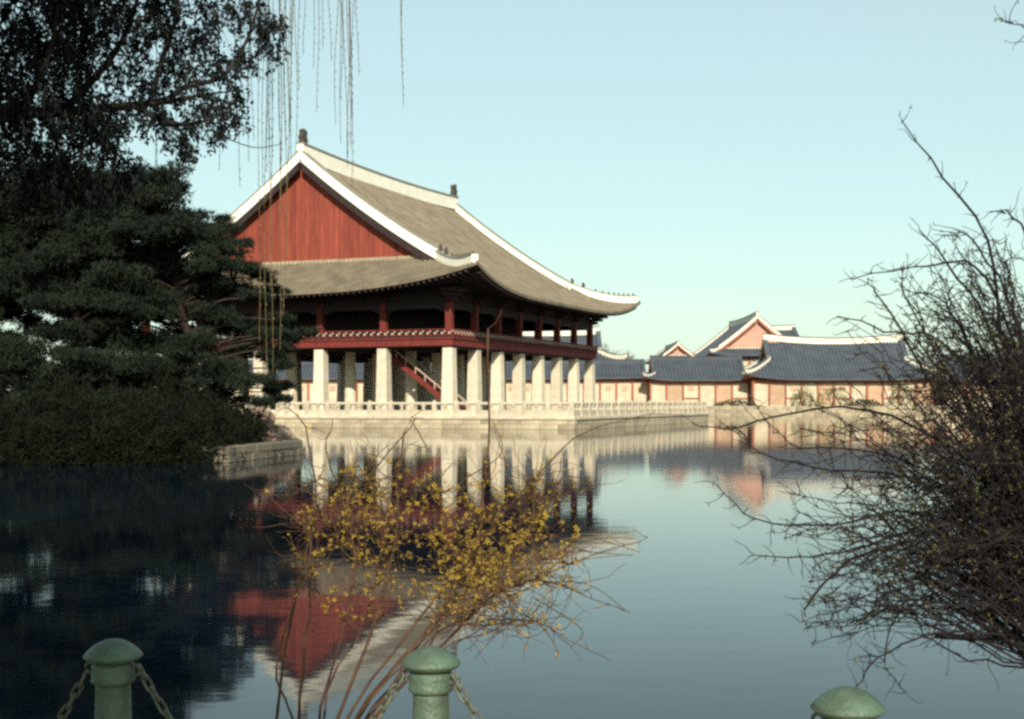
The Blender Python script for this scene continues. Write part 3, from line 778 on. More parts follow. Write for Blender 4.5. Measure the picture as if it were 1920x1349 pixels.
for i in range(n):
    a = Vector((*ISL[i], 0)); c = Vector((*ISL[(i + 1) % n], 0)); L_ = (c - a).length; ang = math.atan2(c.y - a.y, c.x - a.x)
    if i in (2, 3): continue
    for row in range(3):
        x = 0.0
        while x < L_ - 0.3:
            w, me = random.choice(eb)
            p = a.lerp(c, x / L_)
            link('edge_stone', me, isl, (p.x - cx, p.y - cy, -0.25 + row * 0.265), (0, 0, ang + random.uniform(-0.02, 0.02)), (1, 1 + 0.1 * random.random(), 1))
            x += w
def rock(label, c, s, seed):
    rg = np.random.default_rng(seed)
    import bmesh
    bm = bmesh.new(); bmesh.ops.create_icosphere(bm, subdivisions=3, radius=1.0)
    ph = rg.random((6, 3)) * 6; am = rg.random(6) * 0.16
    for v in bm.verts:
        d = v.co.normalized(); f_ = 1.0
        for k in range(6): f_ += am[k] * math.sin(d.x * (2 + k) + ph[k, 0]) * math.sin(d.y * (2 + k) + ph[k, 1]) * math.cos(d.z * (2 + k) + ph[k, 2]) * 2
        v.co = Vector((d.x * s[0] * f_, d.y * s[1] * f_, max(-0.3, d.z * s[2] * f_)))
    me = bpy.data.meshes.new('rock'); bm.to_mesh(me); bm.free(); me.materials.append(MATS['rock'])
    tag(link('rock', me, None, c), label, 'rock', 'rocks on the islet')
rock('brown weathered rock at the right end of the islet', (hx(478, 52), 52.0, 0.75), (0.75, 0.6, 0.95), 3)
rock('lower reddish rock beside the taller islet rock', (hx(520, 51.5), 51.5, 0.55), (0.6, 0.5, 0.55), 5)

TREES = [(hx(345, 49), 49.0, 8.0, 'right pine'), (hx(150, 48), 48.0, 10.2, 'tall pine'), (hx(-60, 49), 49.0, 9.6, 'left pine')]
LBL = ['dark pine with layered boughs reaching right across the pavilion', 'tallest dark pine in the middle of the islet', 'dark pine at the left edge of the view']
pads = [[], [], []]
# silhouette boughs read off the photograph: (px, py, radius m)
for px, py, rad in ((425, 432, .55), (455, 458, .5), (492, 520, .55), (522, 548, .35), (508, 598, .6), (538, 640, .5), (577, 626, .32), (528, 690, .5), (520, 728, .45), (500, 758, .45), (528, 752, .3), (420, 415, .35), (530, 600, .35), (365, 455, .7), (385, 465, .6), (350, 430, .6), (405, 450, .5), (375, 480, .7), (410, 470, .5), (430, 500, .6), (395, 440, .5), (300, 405, .8), (345, 410, .75), (390, 432, .7), (330, 450, 1.0), (430, 475, .7), (462, 505, .6), (400, 500, .9), (440, 545, .8), (482, 560, .55),
                    (400, 590, 1.0), (470, 610, .7), (515, 628, .55), (556, 632, .42), (440, 655, .9), (500, 668, .6), (530, 655, .45), (390, 690, 1.0), (470, 715, .7), (505, 735, .45),
                    (430, 760, .7), (380, 780, 1.0), (340, 720, 1.1), (350, 640, 1.1), (340, 550, 1.1), (270, 470, 1.0), (260, 560, 1.1), (280, 650, 1.1), (250, 400, .7),
                    (400, 820, .7), (330, 830, .9), (260, 760, 1.1), (250, 830, .9), (210, 380, .8), (190, 340, .6), (410, 735, .8), (300, 780, 1.0)):
    pads[0].append((px, py, rad, R.uniform(47.6, 50.4)))
for _ in range(190):
    px, py = R.uniform(-100, 330), R.uniform(335, 800)
    if 125 < px < 205 and 485 < py < 565 and R.random() < 0.6: continue
    pads[1 if px > 40 else 2].append((px, py, R.uniform(.7, 1.2), R.uniform(46.5, 51)))
def inside(px, py):
    right = np.interp(py, [360, 400, 440, 500, 560, 620, 680, 740, 800, 850], [230, 330, 400, 450, 470, 490, 480, 470, 420, 380])
    return px < right
for _ in range(130):
    px, py = R.uniform(120, 490), R.uniform(400, 850)
    if inside(px + 25, py): pads[0].append((px, py, R.uniform(.6, 1.0), R.uniform(47.6, 51)))
for _ in range(60):
    pads[2].append((R.uniform(-320, 120), R.uniform(380, 850), R.uniform(.8, 1.3), R.uniform(46.5, 52)))
for ti, (tx, ty, th, _n) in enumerate(TREES):
    zb = 0.85
    root = empty('pine_tree', (tx, ty, zb)); tag(root, LBL[ti], 'tree', 'pines on the islet')
    T = lambda f_: Vector((0.35 * math.sin(f_ * 5 + ti), 0.2 * math.cos(f_ * 4 + ti), -0.2 + f_ * (th - zb)))
    m = MB(); m.tube([T(k / 9) for k in range(10)], 0.24, 0.05, 8); m.build('trunk', 'pine_bark', root, True)
    lim = MB(); P = []; D = []
    for px, py, rad, d in pads[ti]:
        c = at(px, py, d) - Vector((tx, ty, zb))
        f_ = max(0.05, min(0.97, (c.z - 0.12 * math.hypot(c.x, c.y)) / (th - zb)))
        s = T(f_); mid = s.lerp(c, 0.55) + Vector((0, 0, 0.15 + 0.1 * R.random()))
        lim.tube(smooth_path([s, mid, c], 6), 0.055, 0.018, 5)
        nt = int(330 * rad * rad) + 80
        u = unit(R.normal(size=(nt, 3))); rr = R.random((nt, 1)) ** 0.4
        sub = R.normal(size=(6, 3)) * np.array([[0.55, 0.55, 0.16]])          # pad broken into smaller tufts
        k = R.integers(0, 6, nt)
        loc = u * rr * np.array([[0.62, 0.62, 0.26]]) + sub[k] * 0.8
        loc = loc * rad + np.array([[c.x, c.y, c.z + 0.05]])
        NP_ = 7
        base = np.repeat(loc, NP_, axis=0)
        dr = unit(R.normal(size=base.shape) * 0.75 + np.array([[0, 0, 0.55]]) + np.repeat(u, NP_, axis=0) * np.array([[0.6, 0.6, 0.25]]))
        P.append(base); D.append(dr)
    P = np.concatenate(P); D = np.concatenate(D)
    lim.build('branches', 'pine_bark', root)
    link('crown', array_mesh('crown', needles(P, D, R.uniform(0.12, 0.27, len(P)), R.uniform(0.012, 0.024, len(P))), 3, 'pine_needle'), root)

for i, (px, d, w, h) in enumerate(((-60, 43.6, 2.0, 1.9), (60, 43.6, 1.9, 1.6), (165, 43.8, 1.8, 2.0), (265, 43.9, 1.7, 1.6), (350, 44.2, 1.4, 1.9), (405, 45.6, 0.9, 1.5), (445, 48.5, 1.1, 1.8), (110, 46.0, 2.2, 2.6), (300, 46.5, 2.2, 2.6), (-20, 46.5, 2.2, 2.6))):
    lb = ['low evergreen bush at the left edge of the islet shore', 'second low evergreen bush along the islet shore', 'rounded evergreen bush below the tallest pine at the water', 'low evergreen bush between the two nearest pines at the water', 'evergreen bush overhanging the islet edge right of the pines', 'small evergreen bush above the bare stone edging of the islet', 'evergreen bush beside the brown rocks on the islet',
          'broad evergreen thicket behind the shore bushes under the tallest pine', 'broad evergreen thicket under the right pine', 'broad evergreen thicket under the left pine'][i]
    sh = blob_shrub('evergreen_bush', lb, (hx(px, d), d - (0.45 if d < 44.5 else 0), 0.35 - (0.15 if d < 44.5 else 0)), w, 1.2, h, 10, 'pine_needle', 'bush', 'evergreen bushes on the islet', 0.1)
    for c_ in [x for x in sh.children if x.name.startswith('crown')]: bpy.data.objects.remove(c_)
    nn = int(2000 * w); u = unit(R.normal(size=(nn, 3))); u[:, 2] = np.abs(u[:, 2]) * 1.05 - 0.22
    lump = 1 + 0.42 * np.sin(u[:, :1] * 7 + px) * np.cos(u[:, 2:3] * 9 + d) + 0.25 * np.sin(u[:, 1:2] * 11 + u[:, :1] * 13 + px)
    p = u * (0.35 + 0.65 * R.random((nn, 1)) ** 0.5) * lump * np.array([[w, 1.2, h]])
    bs = np.repeat(p, 5, axis=0); dr = unit(R.normal(size=bs.shape) * 0.8 + np.repeat(u, 5, axis=0) + np.array([[0, 0, 0.2]]))
    link('crown', array_mesh('crown', needles(bs, dr, R.uniform(0.12, 0.26, len(bs)), R.uniform(0.012, 0.024, len(bs))), 3, 'bush_needle'), sh)

# ------------------------------------------------------------------ near tree hanging in from the upper left
nt_ = empty('overhanging_tree', (-6.2, 5.0, 0.45)); tag(nt_, 'dark leafy tree whose boughs hang into the upper left of the view', 'tree')
W = lambda p: Vector(p) - Vector((-6.2, 5.0, 0.45))
m = MB(); m.tube([W(p) for p in smooth_path([(-6.2, 5.0, 0.2), (-6.0, 5.2, 2.2), (-6.3, 5.4, 4.2), (-5.9, 5.8, 6.5), (-5.6, 5.6, 9.0)], 16)], 0.34, 0.10, 12); m.build('trunk', 'dark_bark', nt_, True)
DN = 11.0
LIMBS = [([(-6.2, 5.4, 4.0), at(-330, 330, 9), at(-120, 235, 10.5), at(60, 212, 11), at(180, 205, 11), at(330, 188, 11)], .085, .028),
         ([at(310, 190, 11), at(345, 165, 11), at(415, 145, 11), at(450, 100, 11.1), at(476, 40, 11.1), at(495, -40, 11.2)], .026, .010),
         ([at(250, 200, 11), at(320, 232, 10.9), at(380, 228, 10.9), at(440, 205, 10.9)], .026, .008),
         ([at(120, 208, 11), at(200, 120, 11.2), at(245, 40, 11.3), at(270, -60, 11.4)], .035, .014),
         ([at(280, 192, 11), at(305, 110, 10.8), at(330, 30, 10.7), at(335, -60, 10.7)], .026, .012),
         ([at(40, 212, 11), at(90, 110, 10.6), at(110, 10, 10.4)], .035, .014),
         ([at(430, 150, 11), at(425, 175, 11), at(410, 215, 11)], .012, .006),
         ([at(330, 188, 11), at(380, 178, 11), at(430, 172, 11)], .02, .006),
         ([at(320, 232, 10.9), at(350, 262, 10.9), at(352, 300, 10.9)], .010, .004),
         ([at(150, 206, 11), at(190, 260, 11), at(250, 320, 11)], .016, .006),
         ([at(0, 214, 11), at(60, 270, 11), at(110, 320, 11)], .02, .007),
         ([at(396, 245, 10.9), at(430, 262, 10.9), at(480, 277, 11), at(530, 270, 11)], .006, .003)]
for pts, ra, rb in LIMBS:
    m = MB(); m.tube([W(p) for p in smooth_path(pts, 18)], ra, rb, 7); m.build('limb', 'dark_bark', nt_, True)
CL = [(60, 60, 60), (150, 40, 55), (120, 120, 60), (40, 170, 60), (200, 110, 50), (280, 70, 42), (300, 150, 40), (265, 205, 45), (90, 240, 55), (170, 262, 48), (50, 300, 55),
      (225, 300, 34), (255, 322, 24), (335, 258, 24), (350, 290, 16), (385, 80, 34), (420, 40, 34), (455, 110, 26), (505, 85, 24), (518, 45, 22), (400, 205, 32), (432, 225, 28),
      (445, 185, 22), (412, 255, 18), (370, 190, 30), (340, 60, 40), (320, 10, 44), (400, 5, 40), (470, 15, 30), (240, 150, 44), (20, 110, 60), (10, 20, 60), (90, 5, 60),
      (190, 10, 55), (250, 20, 44), (330, 110, 34), (150, 200, 60), (80, 160, 60), (0, 250, 60), (120, 310, 40), (20, 340, 50), (200, 215, 44), (300, 225, 30), (365, 235, 26),
      (430, 130, 26), (485, 60, 24), (60, 215, 50), (350, 150, 26), (395, 130, 22), (300, 30, 40), (215, 60, 48), (160, 90, 52)] + [(float(R.uniform(-40, 215)), float(R.uniform(-20, 360)), 46) for _ in range(24)]
Pb, Db = [], []; tw = MB()
for px, py, rp in CL:
    ns_ = int(rp * 0.7)
    for _ in range(ns_):
        a, q = R.random() * 6.283, math.sqrt(R.random())
        d = 11 + R.normal() * 0.35
        p = at(px + math.cos(a) * rp * q, py + math.sin(a) * rp * q * 0.8 - 14, d)
        ln = R.uniform(0.10, 0.24) * (rp / 45) ** 0.4
        e = p + Vector((R.normal() * 0.05, R.normal() * 0.05, -ln))
        tw.tube([W(p), W(p.lerp(e, .5) + Vector((R.normal() * .01, 0, 0))), W(e)], 0.0032, 0.0015, 3)
        nl = 15
        f_ = R.random((nl, 1)); base = np.array(W(p))[None] * (1 - f_) + np.array(W(e))[None] * f_
        Pb.append(base + R.normal(size=(nl, 3)) * 0.012); Db.append(unit(R.normal(size=(nl, 3)) * 0.7 + np.array([[0, 0, -0.65]])))
tag(tw.build('twigs', 'dark_bark', nt_), kind='stuff')
# rest of its crown, unseen overhead and behind; clumps added to shade the left bollard
CR = [(-4.6, 8.6, 6.6, 1.7), (-6.4, 8.8, 6.2, 1.8), (-5.2, 6.6, 8.4, 2.0), (-7.4, 6.0, 7.2, 2.0), (-4.0, 4.6, 7.6, 1.8), (-6.2, 3.2, 8.0, 2.0), (-4.4, 1.6, 7.2, 1.9), (-6.6, 0.4, 6.8, 1.9), (-4.2, -1.0, 6.6, 1.8),
      (-3.4, 0.2, 6.2, 1.5), (-3.2, -2.4, 6.4, 1.5), (-5.2, -2.6, 6.2, 1.7), (-5.6, 10.6, 5.2, 1.4), (-4.4, 11.0, 6.2, 1.3), (-3.0, 10.2, 6.6, 1.2), (-3.4, 7.4, 7.6, 1.3), (-2.6, -1.6, 6.2, 1.2), (-2.4, -3.2, 6.6, 1.2), (-1.9, -2.4, 6.0, 1.2), (-1.8, -3.6, 6.6, 1.2), (-1.7, -4.6, 7.3, 1.2), (-2.6, -4.4, 7.0, 1.4), (-1.35, -3.2, 6.0, 1.0), (-1.3, -4.0, 6.5, 1.0), (-1.3, -2.4, 5.6, 1.0), (-1.35, -4.9, 7.0, 1.0), (-2.7, 0.4, 3.9, 1.0), (-3.0, -1.0, 3.8, 1.1), (-2.6, -2.4, 3.6, 1.1), (-2.4, -3.6, 4.4, 1.2), (-3.2, 1.6, 4.4, 1.1), (-4.2, 0.0, 3.6, 1.2), (-4.0, -2.4, 3.4, 1.3), (-1.9, -3.4, 4.0, 0.9), (-3.6, 3.0, 4.6, 1.0), (-4.8, 3.0, 3.6, 1.2)]
lb2 = MB()
for x, y, z, r_ in CR:
    nn = int(900 * r_)
    u = unit(R.normal(size=(nn, 3))); p = u * (R.random((nn, 1)) ** 0.45) * np.array([[r_, r_, r_ * 0.8]]) + np.array([[x + 6.2, y - 5.0, z - 0.45]])
    Pb.append(p); Db.append(unit(R.normal(size=(nn, 3)) + np.array([[0, 0, -0.4]])))
    lb2.tube([W(q) for q in smooth_path([(-6.0, 5.5, min(z, 6.0) - 1.2), ((x - 6) / 2, (y + 5.5) / 2, z - 0.6), (x, y, z)], 6)], 0.09, 0.03, 6)
lb2.build('boughs', 'dark_bark', nt_)
nfine = sum(len(p) for p in Pb[:-len(CR)])
Pb = np.concatenate(Pb); Db = np.concatenate(Db)
ll = np.where(np.arange(len(Pb)) < nfine, R.uniform(0.028, 0.058, len(Pb)), R.uniform(0.14, 0.24, len(Pb)))
link('crown', array_mesh('crown', leaves(Pb, Db, ll, ll * R.uniform(0.18, 0.30, len(Pb))), 4, 'dark_leaf'), nt_)

# ------------------------------------------------------------------ weeping willow: trunk out of view, bare strands hanging into it
wl = empty('weeping_willow', (-7.4, 12.6, 0.45)); tag(wl, 'willow whose thin bare strands hang in front of the red gable', 'tree')
V_ = lambda p: Vector(p) - Vector((-7.4, 12.6, 0.45))
m = MB(); m.tube([V_(p) for p in smooth_path([(-7.4, 12.6, -0.3), (-7.2, 12.6, 2.5), (-7.3, 12.5, 5.0), (-6.6, 12.4, 7.2)], 12)], 0.30, 0.14, 10); m.build('trunk', 'dark_bark', wl, True)
wlimbs = [[(-6.6, 12.4, 7.2), (-5.0, 12.3, 7.7), (-3.2, 12.2, 7.5), (-1.9, 12.1, 6.9), (-1.2, 12.0, 6.3)], [(-6.8, 12.4, 6.6), (-5.0, 12.8, 7.0), (-3.4, 12.6, 6.7), (-2.3, 12.4, 6.2)], [(-3.2, 12.2, 7.5), (-2.0, 12.0, 7.5), (-0.8, 11.8, 6.8)]]
for pts in wlimbs:
    m = MB(); m.tube([V_(p) for p in smooth_path(pts, 14)], 0.07, 0.02, 7); m.build('limb', 'dark_bark', wl, True)
STR = [(412, 340, 0), (440, 200, 0), (452, 330, 0), (478, 250, 0), (492, 350, 0), (500, 330, 0), (508, 300, 0), (515, 345, 0), (522, 250, 0), (527, 310, 0), (532, 280, 0), (537, 300, 0), (541, 260, 0), (545, 290, 0), (549, 230, 0), (553, 280, 0), (558, 180, 0),
       (498, 700, 1), (513, 690, 1), (522, 660, 1), (535, 600, 1), (541, 470, 1), (488, 640, 1), (505, 560, 1), (588, 140, 0), (594, 210, 0), (602, 90, 0), (628, 250, 0), (637, 270, 0), (642, 180, 0), (650, 300, 0), (653, 290, 0), (655, 330, 0), (657, 310, 0), (660, 260, 0), (662, 200, 0), (666, 150, 0),
       (752, 190, 0), (756, 140, 0), (570, 110, 0), (618, 120, 0), (330, 370, 0), (296, 350, 0), (288, 360, 0), (470, 300, 0), (463, 180, 0), (530, 420, 1)]
for px, py, yel in STR:
    d = 12.0 + R.normal() * 0.15
    top = at(px + R.normal() * 5, -390 + R.uniform(-40, 40), d); end = at(px + R.normal() * 3, py + R.normal() * 10, d)
    n_ = 14; ph = R.random() * 6; am = R.uniform(0.004, 0.014)
    path = []
    for k in range(n_ + 1):
        p = top.lerp(end, k / n_); p.x += am * math.sin(ph + k * 0.8) * min(1, k / 3); p.y += am * math.cos(ph + k * 0.6)
        path.append(V_(p))
    m = MB(); th_ = 0.0048 if px in (653, 655, 657, 650) else (0.0028 if yel else 0.0036)
    m.tube(path, th_, 0.0022, 4)
    for k in range(4, n_ * 3):
        f_ = k / (n_ * 3); i_ = min(n_ - 1, int(f_ * n_)); p = path[i_].lerp(path[i_ + 1], f_ * n_ - i_)
        a = R.random() * 6.28; q = p + Vector((math.cos(a) * 0.012, math.sin(a) * 0.012, -0.030))
        m.tri(p, q + Vector((0.006, 0, 0.008)), q)
    m.build('strand', 'willow_twig_yellow' if yel else 'willow_twig', wl)

# ------------------------------------------------------------------ foreground shrubs
class Shrub:
    def __init__(s, name, label, base, cat='shrub'):
        s.o = Vector(base); s.root = empty(name, base); tag(s.root, label, cat); s.tw = MB(); s.pts = []
    def stem(s, pts, r0, r1, material, part='stem', n=18, wob=0.006):
        P = [p + Vector((R.normal() * wob, R.normal() * wob, R.normal() * wob)) if 0 < i else p for i, p in enumerate(smooth_path(pts, n))]
        m = MB(); m.tube([p - s.o for p in P], r0, r1, 6); m.build(part, material, s.root, True)
        return P
    def twig(s, p, d, l, r, n=5, curl=0.25, up=0.15):
        P = [Vector(p)]; d = Vector(d).normalized()
        for k in range(n):
            d = (d + Vector((R.normal() * curl, R.normal() * curl, R.normal() * curl + up * 0.3))).normalized()
            P.append(P[-1] + d * (l / n))
        s.tw.tube([q - s.o for q in P], r, r * 0.45, 4)
        return P

def flowers(pts, size, material, name, root, org, petals=4):
    """open blossoms: four folded petals round a centre"""
    out = []
    for p in pts:
        p = np.array(p - org); ax = unit(R.normal(size=3) + np.array([0, -0.2, -0.3])); s1 = unit(np.cross(ax, R.normal(size=3))); s2 = np.cross(ax, s1)
        sz = size * R.uniform(0.45, 1.3)
        for k in range(petals):
            a = k * 2 * math.pi / petals; dr = s1 * math.cos(a) + s2 * math.sin(a); sd = -s1 * math.sin(a) + s2 * math.cos(a)
            out.append([p, p + dr * sz * .55 + sd * sz * .24 + ax * sz * .25, p + dr * sz + ax * sz * 0.45, p + dr * sz * .55 - sd * sz * .24 + ax * sz * .25])
    o = link(name, array_mesh(name, np.array(out), 4, material), root)
    tag(o, kind='stuff'); return o

# --- forsythia, in front of the middle of the pavilion
fb = Shrub('forsythia_bush', 'flowering yellow bush with reddish brown stems behind the middle bollard', (hx(620, 6.05), 6.05, 0.45))
G = lambda px, d=6.05: Vector((hx(px, d), d, 0.40))
fst = [
    ([G(520), at(520, 1300, 6.05), at(548, 1150, 6.1), at(582, 1000, 6.2), at(600, 960, 6.2), at(680, 900, 6.3), at(770, 800, 6.35), at(775, 785, 6.35)], .0095, .003),
    ([G(560), at(565, 1300, 6.05), at(578, 1150, 6.05), at(586, 1000, 6.0), at(590, 905, 6.0), at(572, 800, 6.0), at(545, 770, 6.0)], .010, .003),
    ([G(610), at(640, 1320, 6.1), at(690, 1210, 6.1), at(728, 1080, 6.15), at(745, 960, 6.2), at(748, 860, 6.2), at(770, 790, 6.25), at(800, 840, 6.3)], .011, .003),
    ([G(620), at(660, 1330, 6.15), at(735, 1220, 6.2), at(830, 1110, 6.3), at(930, 980, 6.45), at(1010, 890, 6.5), at(1080, 822, 6.5), at(1170, 785, 6.5), at(1275, 776, 6.5)], .010, .0022),
    ([G(640), at(700, 1300, 6.2), at(800, 1180, 6.3), at(880, 1060, 6.3), at(905, 960, 6.3), at(915, 850, 6.3), at(917, 740, 6.3), at(914, 615, 6.3)], .0095, .0050),
    ([G(640), at(690, 1320, 6.15), at(820, 1190, 6.1), at(940, 1110, 6.1), at(1060, 1060, 6.15), at(1150, 1030, 6.2), at(1215, 1015, 6.2)], .009, .002),
    ([G(630), at(690, 1310, 6.0), at(800, 1190, 5.9), at(930, 1090, 5.85), at(1050, 1040, 5.85), at(1190, 1040, 5.9)], .009, .002),
    ([G(600), at(600, 1330, 6.0), at(640, 1200, 5.95), at(665, 1050, 5.9), at(650, 940, 5.9), at(610, 850, 5.9), at(620, 790, 5.9)], .009, .0025),
    ([G(650), at(720, 1310, 6.25), at(810, 1200, 6.35), at(850, 1080, 6.4), at(830, 960, 6.4), at(760, 880, 6.4), at(690, 850, 6.4)], .0085, .0025),
    ([G(650), at(740, 1300, 6.2), at(870, 1170, 6.2), at(980, 1090, 6.1), at(1080, 1110, 6.0), at(1170, 1150, 6.0)], .008, .002),
    ([G(640), at(730, 1290, 6.3), at(850, 1130, 6.45), at(950, 1040, 6.5), at(1020, 960, 6.5), at(1050, 880, 6.5)], .0085, .0025),
    ([G(600), at(615, 1300, 6.2), at(690, 1150, 6.35), at(720, 1010, 6.4), at(700, 900, 6.4), at(655, 870, 6.4)], .008, .0025),
    ([G(660), at(770, 1270, 6.1), at(880, 1190, 6.0), at(960, 1160, 5.95), at(1030, 1180, 5.95), at(1140, 1240, 5.95)], .007, .002),
    ([G(580), at(540, 1330, 5.95), at(520, 1250, 5.9), at(560, 1120, 5.85), at(600, 1060, 5.85)], .008, .003),
    ([G(640), at(720, 1320, 6.1), at(810, 1230, 6.1), at(900, 1130, 6.2), at(990, 1000, 6.3), at(1000, 900, 6.3), at(990, 850, 6.3)], .009, .003),
]
fl = []
for pts, r0, r1 in fst:
    P = fb.stem(pts, r0 * 0.8, r1 * 0.8, 'forsythia_stem')
    n_ = len(P)
    for k in range(int(n_ * 0.40), n_):
        scr = 960 + P[k].x / P[k].y * F; scy = YH - (P[k].z - EYE) / P[k].y * F
        core = 580 < scr < 1080 and 885 < scy < 1180
        for _ in range(10 if core else (1 if R.random() < 0.45 else 0)):
            d = Vector((R.normal(), R.normal() * 0.6, R.normal() * 0.8 + 0.1))
            T_ = fb.twig(P[k], d, R.uniform(0.08, 0.36) if core else R.uniform(0.04, 0.12), 0.0021, 7)
            for q in T_[1:]:
                qx = 960 + q.x / q.y * F; qy = YH - (q.z - EYE) / q.y * F
                w_ = math.exp(-((qx - 845) / 215) ** 2 - ((qy - 1005) / 135) ** 2)
                if R.random() < 0.05 + 0.66 * w_: fl += [q + Vector((R.normal(), R.normal(), R.normal())) * 0.007 for _ in range(1 + (R.random() < 0.5))]
        if R.random() < 0.25: fl.append(P[k])
# thin shoots reaching out over the water on the right
for pts in ([at(900, 1150, 6.1), at(1000, 1100, 6.05), at(1100, 1095, 6.0), at(1180, 1150, 6.0)], [at(930, 1130, 6.1), at(1010, 1170, 6.0), at(1045, 1220, 6.0), at(1040, 1235, 6.0)],
            [at(860, 1200, 6.0), at(930, 1180, 5.95), at(960, 1120, 5.9), at(940, 1175, 5.9), at(890, 1235, 5.9)], [at(950, 1080, 6.2), at(1080, 1010, 6.2), at(1200, 1035, 6.2)],
            [at(870, 900, 6.3), at(940, 850, 6.3), at(925, 790, 6.3)], [at(940, 985, 6.3), at(955, 900, 6.3), at(925, 800, 6.3)], [at(1000, 1120, 6.0), at(1090, 1180, 6.0), at(1070, 1215, 6.0)]):
    P = smooth_path(pts, 14); fb.tw.tube([p - fb.o for p in P], 0.003, 0.0015, 4)
    fl += [p for p in P[4:] if R.random() < 0.35]
tag(fb.tw.build('twigs', 'forsythia_stem', fb.root), kind='stuff')
flowers(fl, 0.0130, 'forsythia_petal', 'blossoms', fb.root, fb.o)

# --- dense budding shrub on the right
rb_ = Shrub('budding_shrub', 'dense dark twiggy shrub with small buds filling the right side', (hx(2080, 4.9), 4.9, 0.45))
B0 = Vector((hx(2080, 4.9), 4.9, 0.40))
K = [at(2060, 1330, 4.9), at(1990, 1250, 4.9)]
rst = [
    ([B0, at(2050, 1300, 4.9), at(1960, 1235, 4.85), at(1900, 1205, 4.85), at(1840, 1196, 4.85), at(1755, 1191, 4.85)], .026, .012),
    ([B0, K[0], at(1985, 1100, 4.9), at(1925, 850, 5.0), at(1880, 620, 5.0), at(1850, 450, 5.0), at(1770, 330, 5.0), at(1692, 232, 5.0)], .018, .0025),
    ([B0, K[0], at(1950, 1000, 5.2), at(1900, 760, 5.3), at(1850, 600, 5.3), at(1780, 500, 5.3), at(1725, 430, 5.3)], .016, .003),
    ([B0, K[0], at(1960, 900, 5.2), at(1900, 640, 5.2), at(1830, 500, 5.2), at(1740, 500, 5.2), at(1600, 520, 5.2)], .014, .0025),
    ([B0, K[0], at(1930, 930, 5.2), at(1860, 740, 5.2), at(1760, 640, 5.2), at(1660, 620, 5.2), at(1570, 592, 5.2)], .014, .0025),
    ([B0, K[0], at(1900, 900, 5.3), at(1760, 740, 5.4), at(1690, 620, 5.4), at(1650, 560, 5.4), at(1625, 525, 5.4)], .012, .0025),
    ([B0, K[0], at(1880, 940, 5.2), at(1720, 800, 5.3), at(1580, 765, 5.4), at(1450, 782, 5.4), at(1370, 803, 5.4), at(1310, 800, 5.4)], .012, .0025),
    ([B0, K[0], at(1900, 1010, 5.1), at(1740, 900, 5.1), at(1560, 880, 5.1), at(1430, 850, 5.1), at(1380, 800, 5.1)], .012, .002),
    ([B0, K[0], at(1880, 1050, 5.0), at(1720, 960, 5.0), at(1560, 985, 5.0), at(1420, 975, 5.0), at(1340, 905, 5.0)], .012, .002),
    ([B0, K[0], at(1880, 1080, 4.9), at(1740, 1000, 4.9), at(1600, 1030, 4.9), at(1500, 1045, 4.9), at(1412, 1040, 4.9)], .012, .002),
    ([B0, K[0], at(1870, 1100, 4.8), at(1740, 1020, 4.7), at(1620, 1040, 4.7), at(1550, 1090, 4.7), at(1510, 1145, 4.7)], .012, .004),
    ([B0, K[1], at(1860, 1150, 4.8), at(1760, 1090, 4.7), at(1660, 1120, 4.7), at(1612, 1170, 4.7)], .010, .002),
    ([B0, K[1], at(1870, 1190, 4.8), at(1740, 1190, 4.7), at(1650, 1235, 4.7), at(1605, 1290, 4.7)], .008, .0025),
    ([B0, K[1], at(1850, 1120, 4.8), at(1700, 1130, 4.8), at(1660, 1240, 4.8), at(1700, 1300, 4.8)], .007, .002),
    ([B0, K[0], at(1950, 900, 4.6), at(1920, 650, 4.6), at(1870, 520, 4.6), at(1810, 440, 4.6), at(1790, 450, 4.6)], .012, .002),
    ([B0, K[0], at(2000, 800, 4.7), at(1960, 500, 4.7), at(1900, 410, 4.7), at(1880, 395, 4.7)], .013, .002),
    ([B0, K[0], at(2080, 800, 4.9), at(2080, 420, 4.9), at(2010, 160, 4.9), at(1930, 60, 4.9), at(1880, 40, 4.9)], .012, .0012),
    ([B0, K[0], at(1860, 960, 5.2), at(1680, 860, 5.3), at(1560, 840, 5.3), at(1480, 830, 5.3), at(1400, 740, 5.3)], .010, .002),
    ([B0, K[0], at(1890, 880, 5.1), at(1780, 700, 5.1), at(1700, 560, 5.1), at(1690, 500, 5.1)], .010, .002),
    ([B0, K[0], at(1900, 860, 5.0), at(1810, 640, 5.0), at(1760, 560, 5.0), at(1700, 545, 5.0)], .010, .002),
]
core_pts = []
for pts, r0, r1 in rst:
    core_pts.append(rb_.stem(pts, r0 * 0.8, r1 * 0.9, 'shrub_stem', 'branch', 24, 0.004))
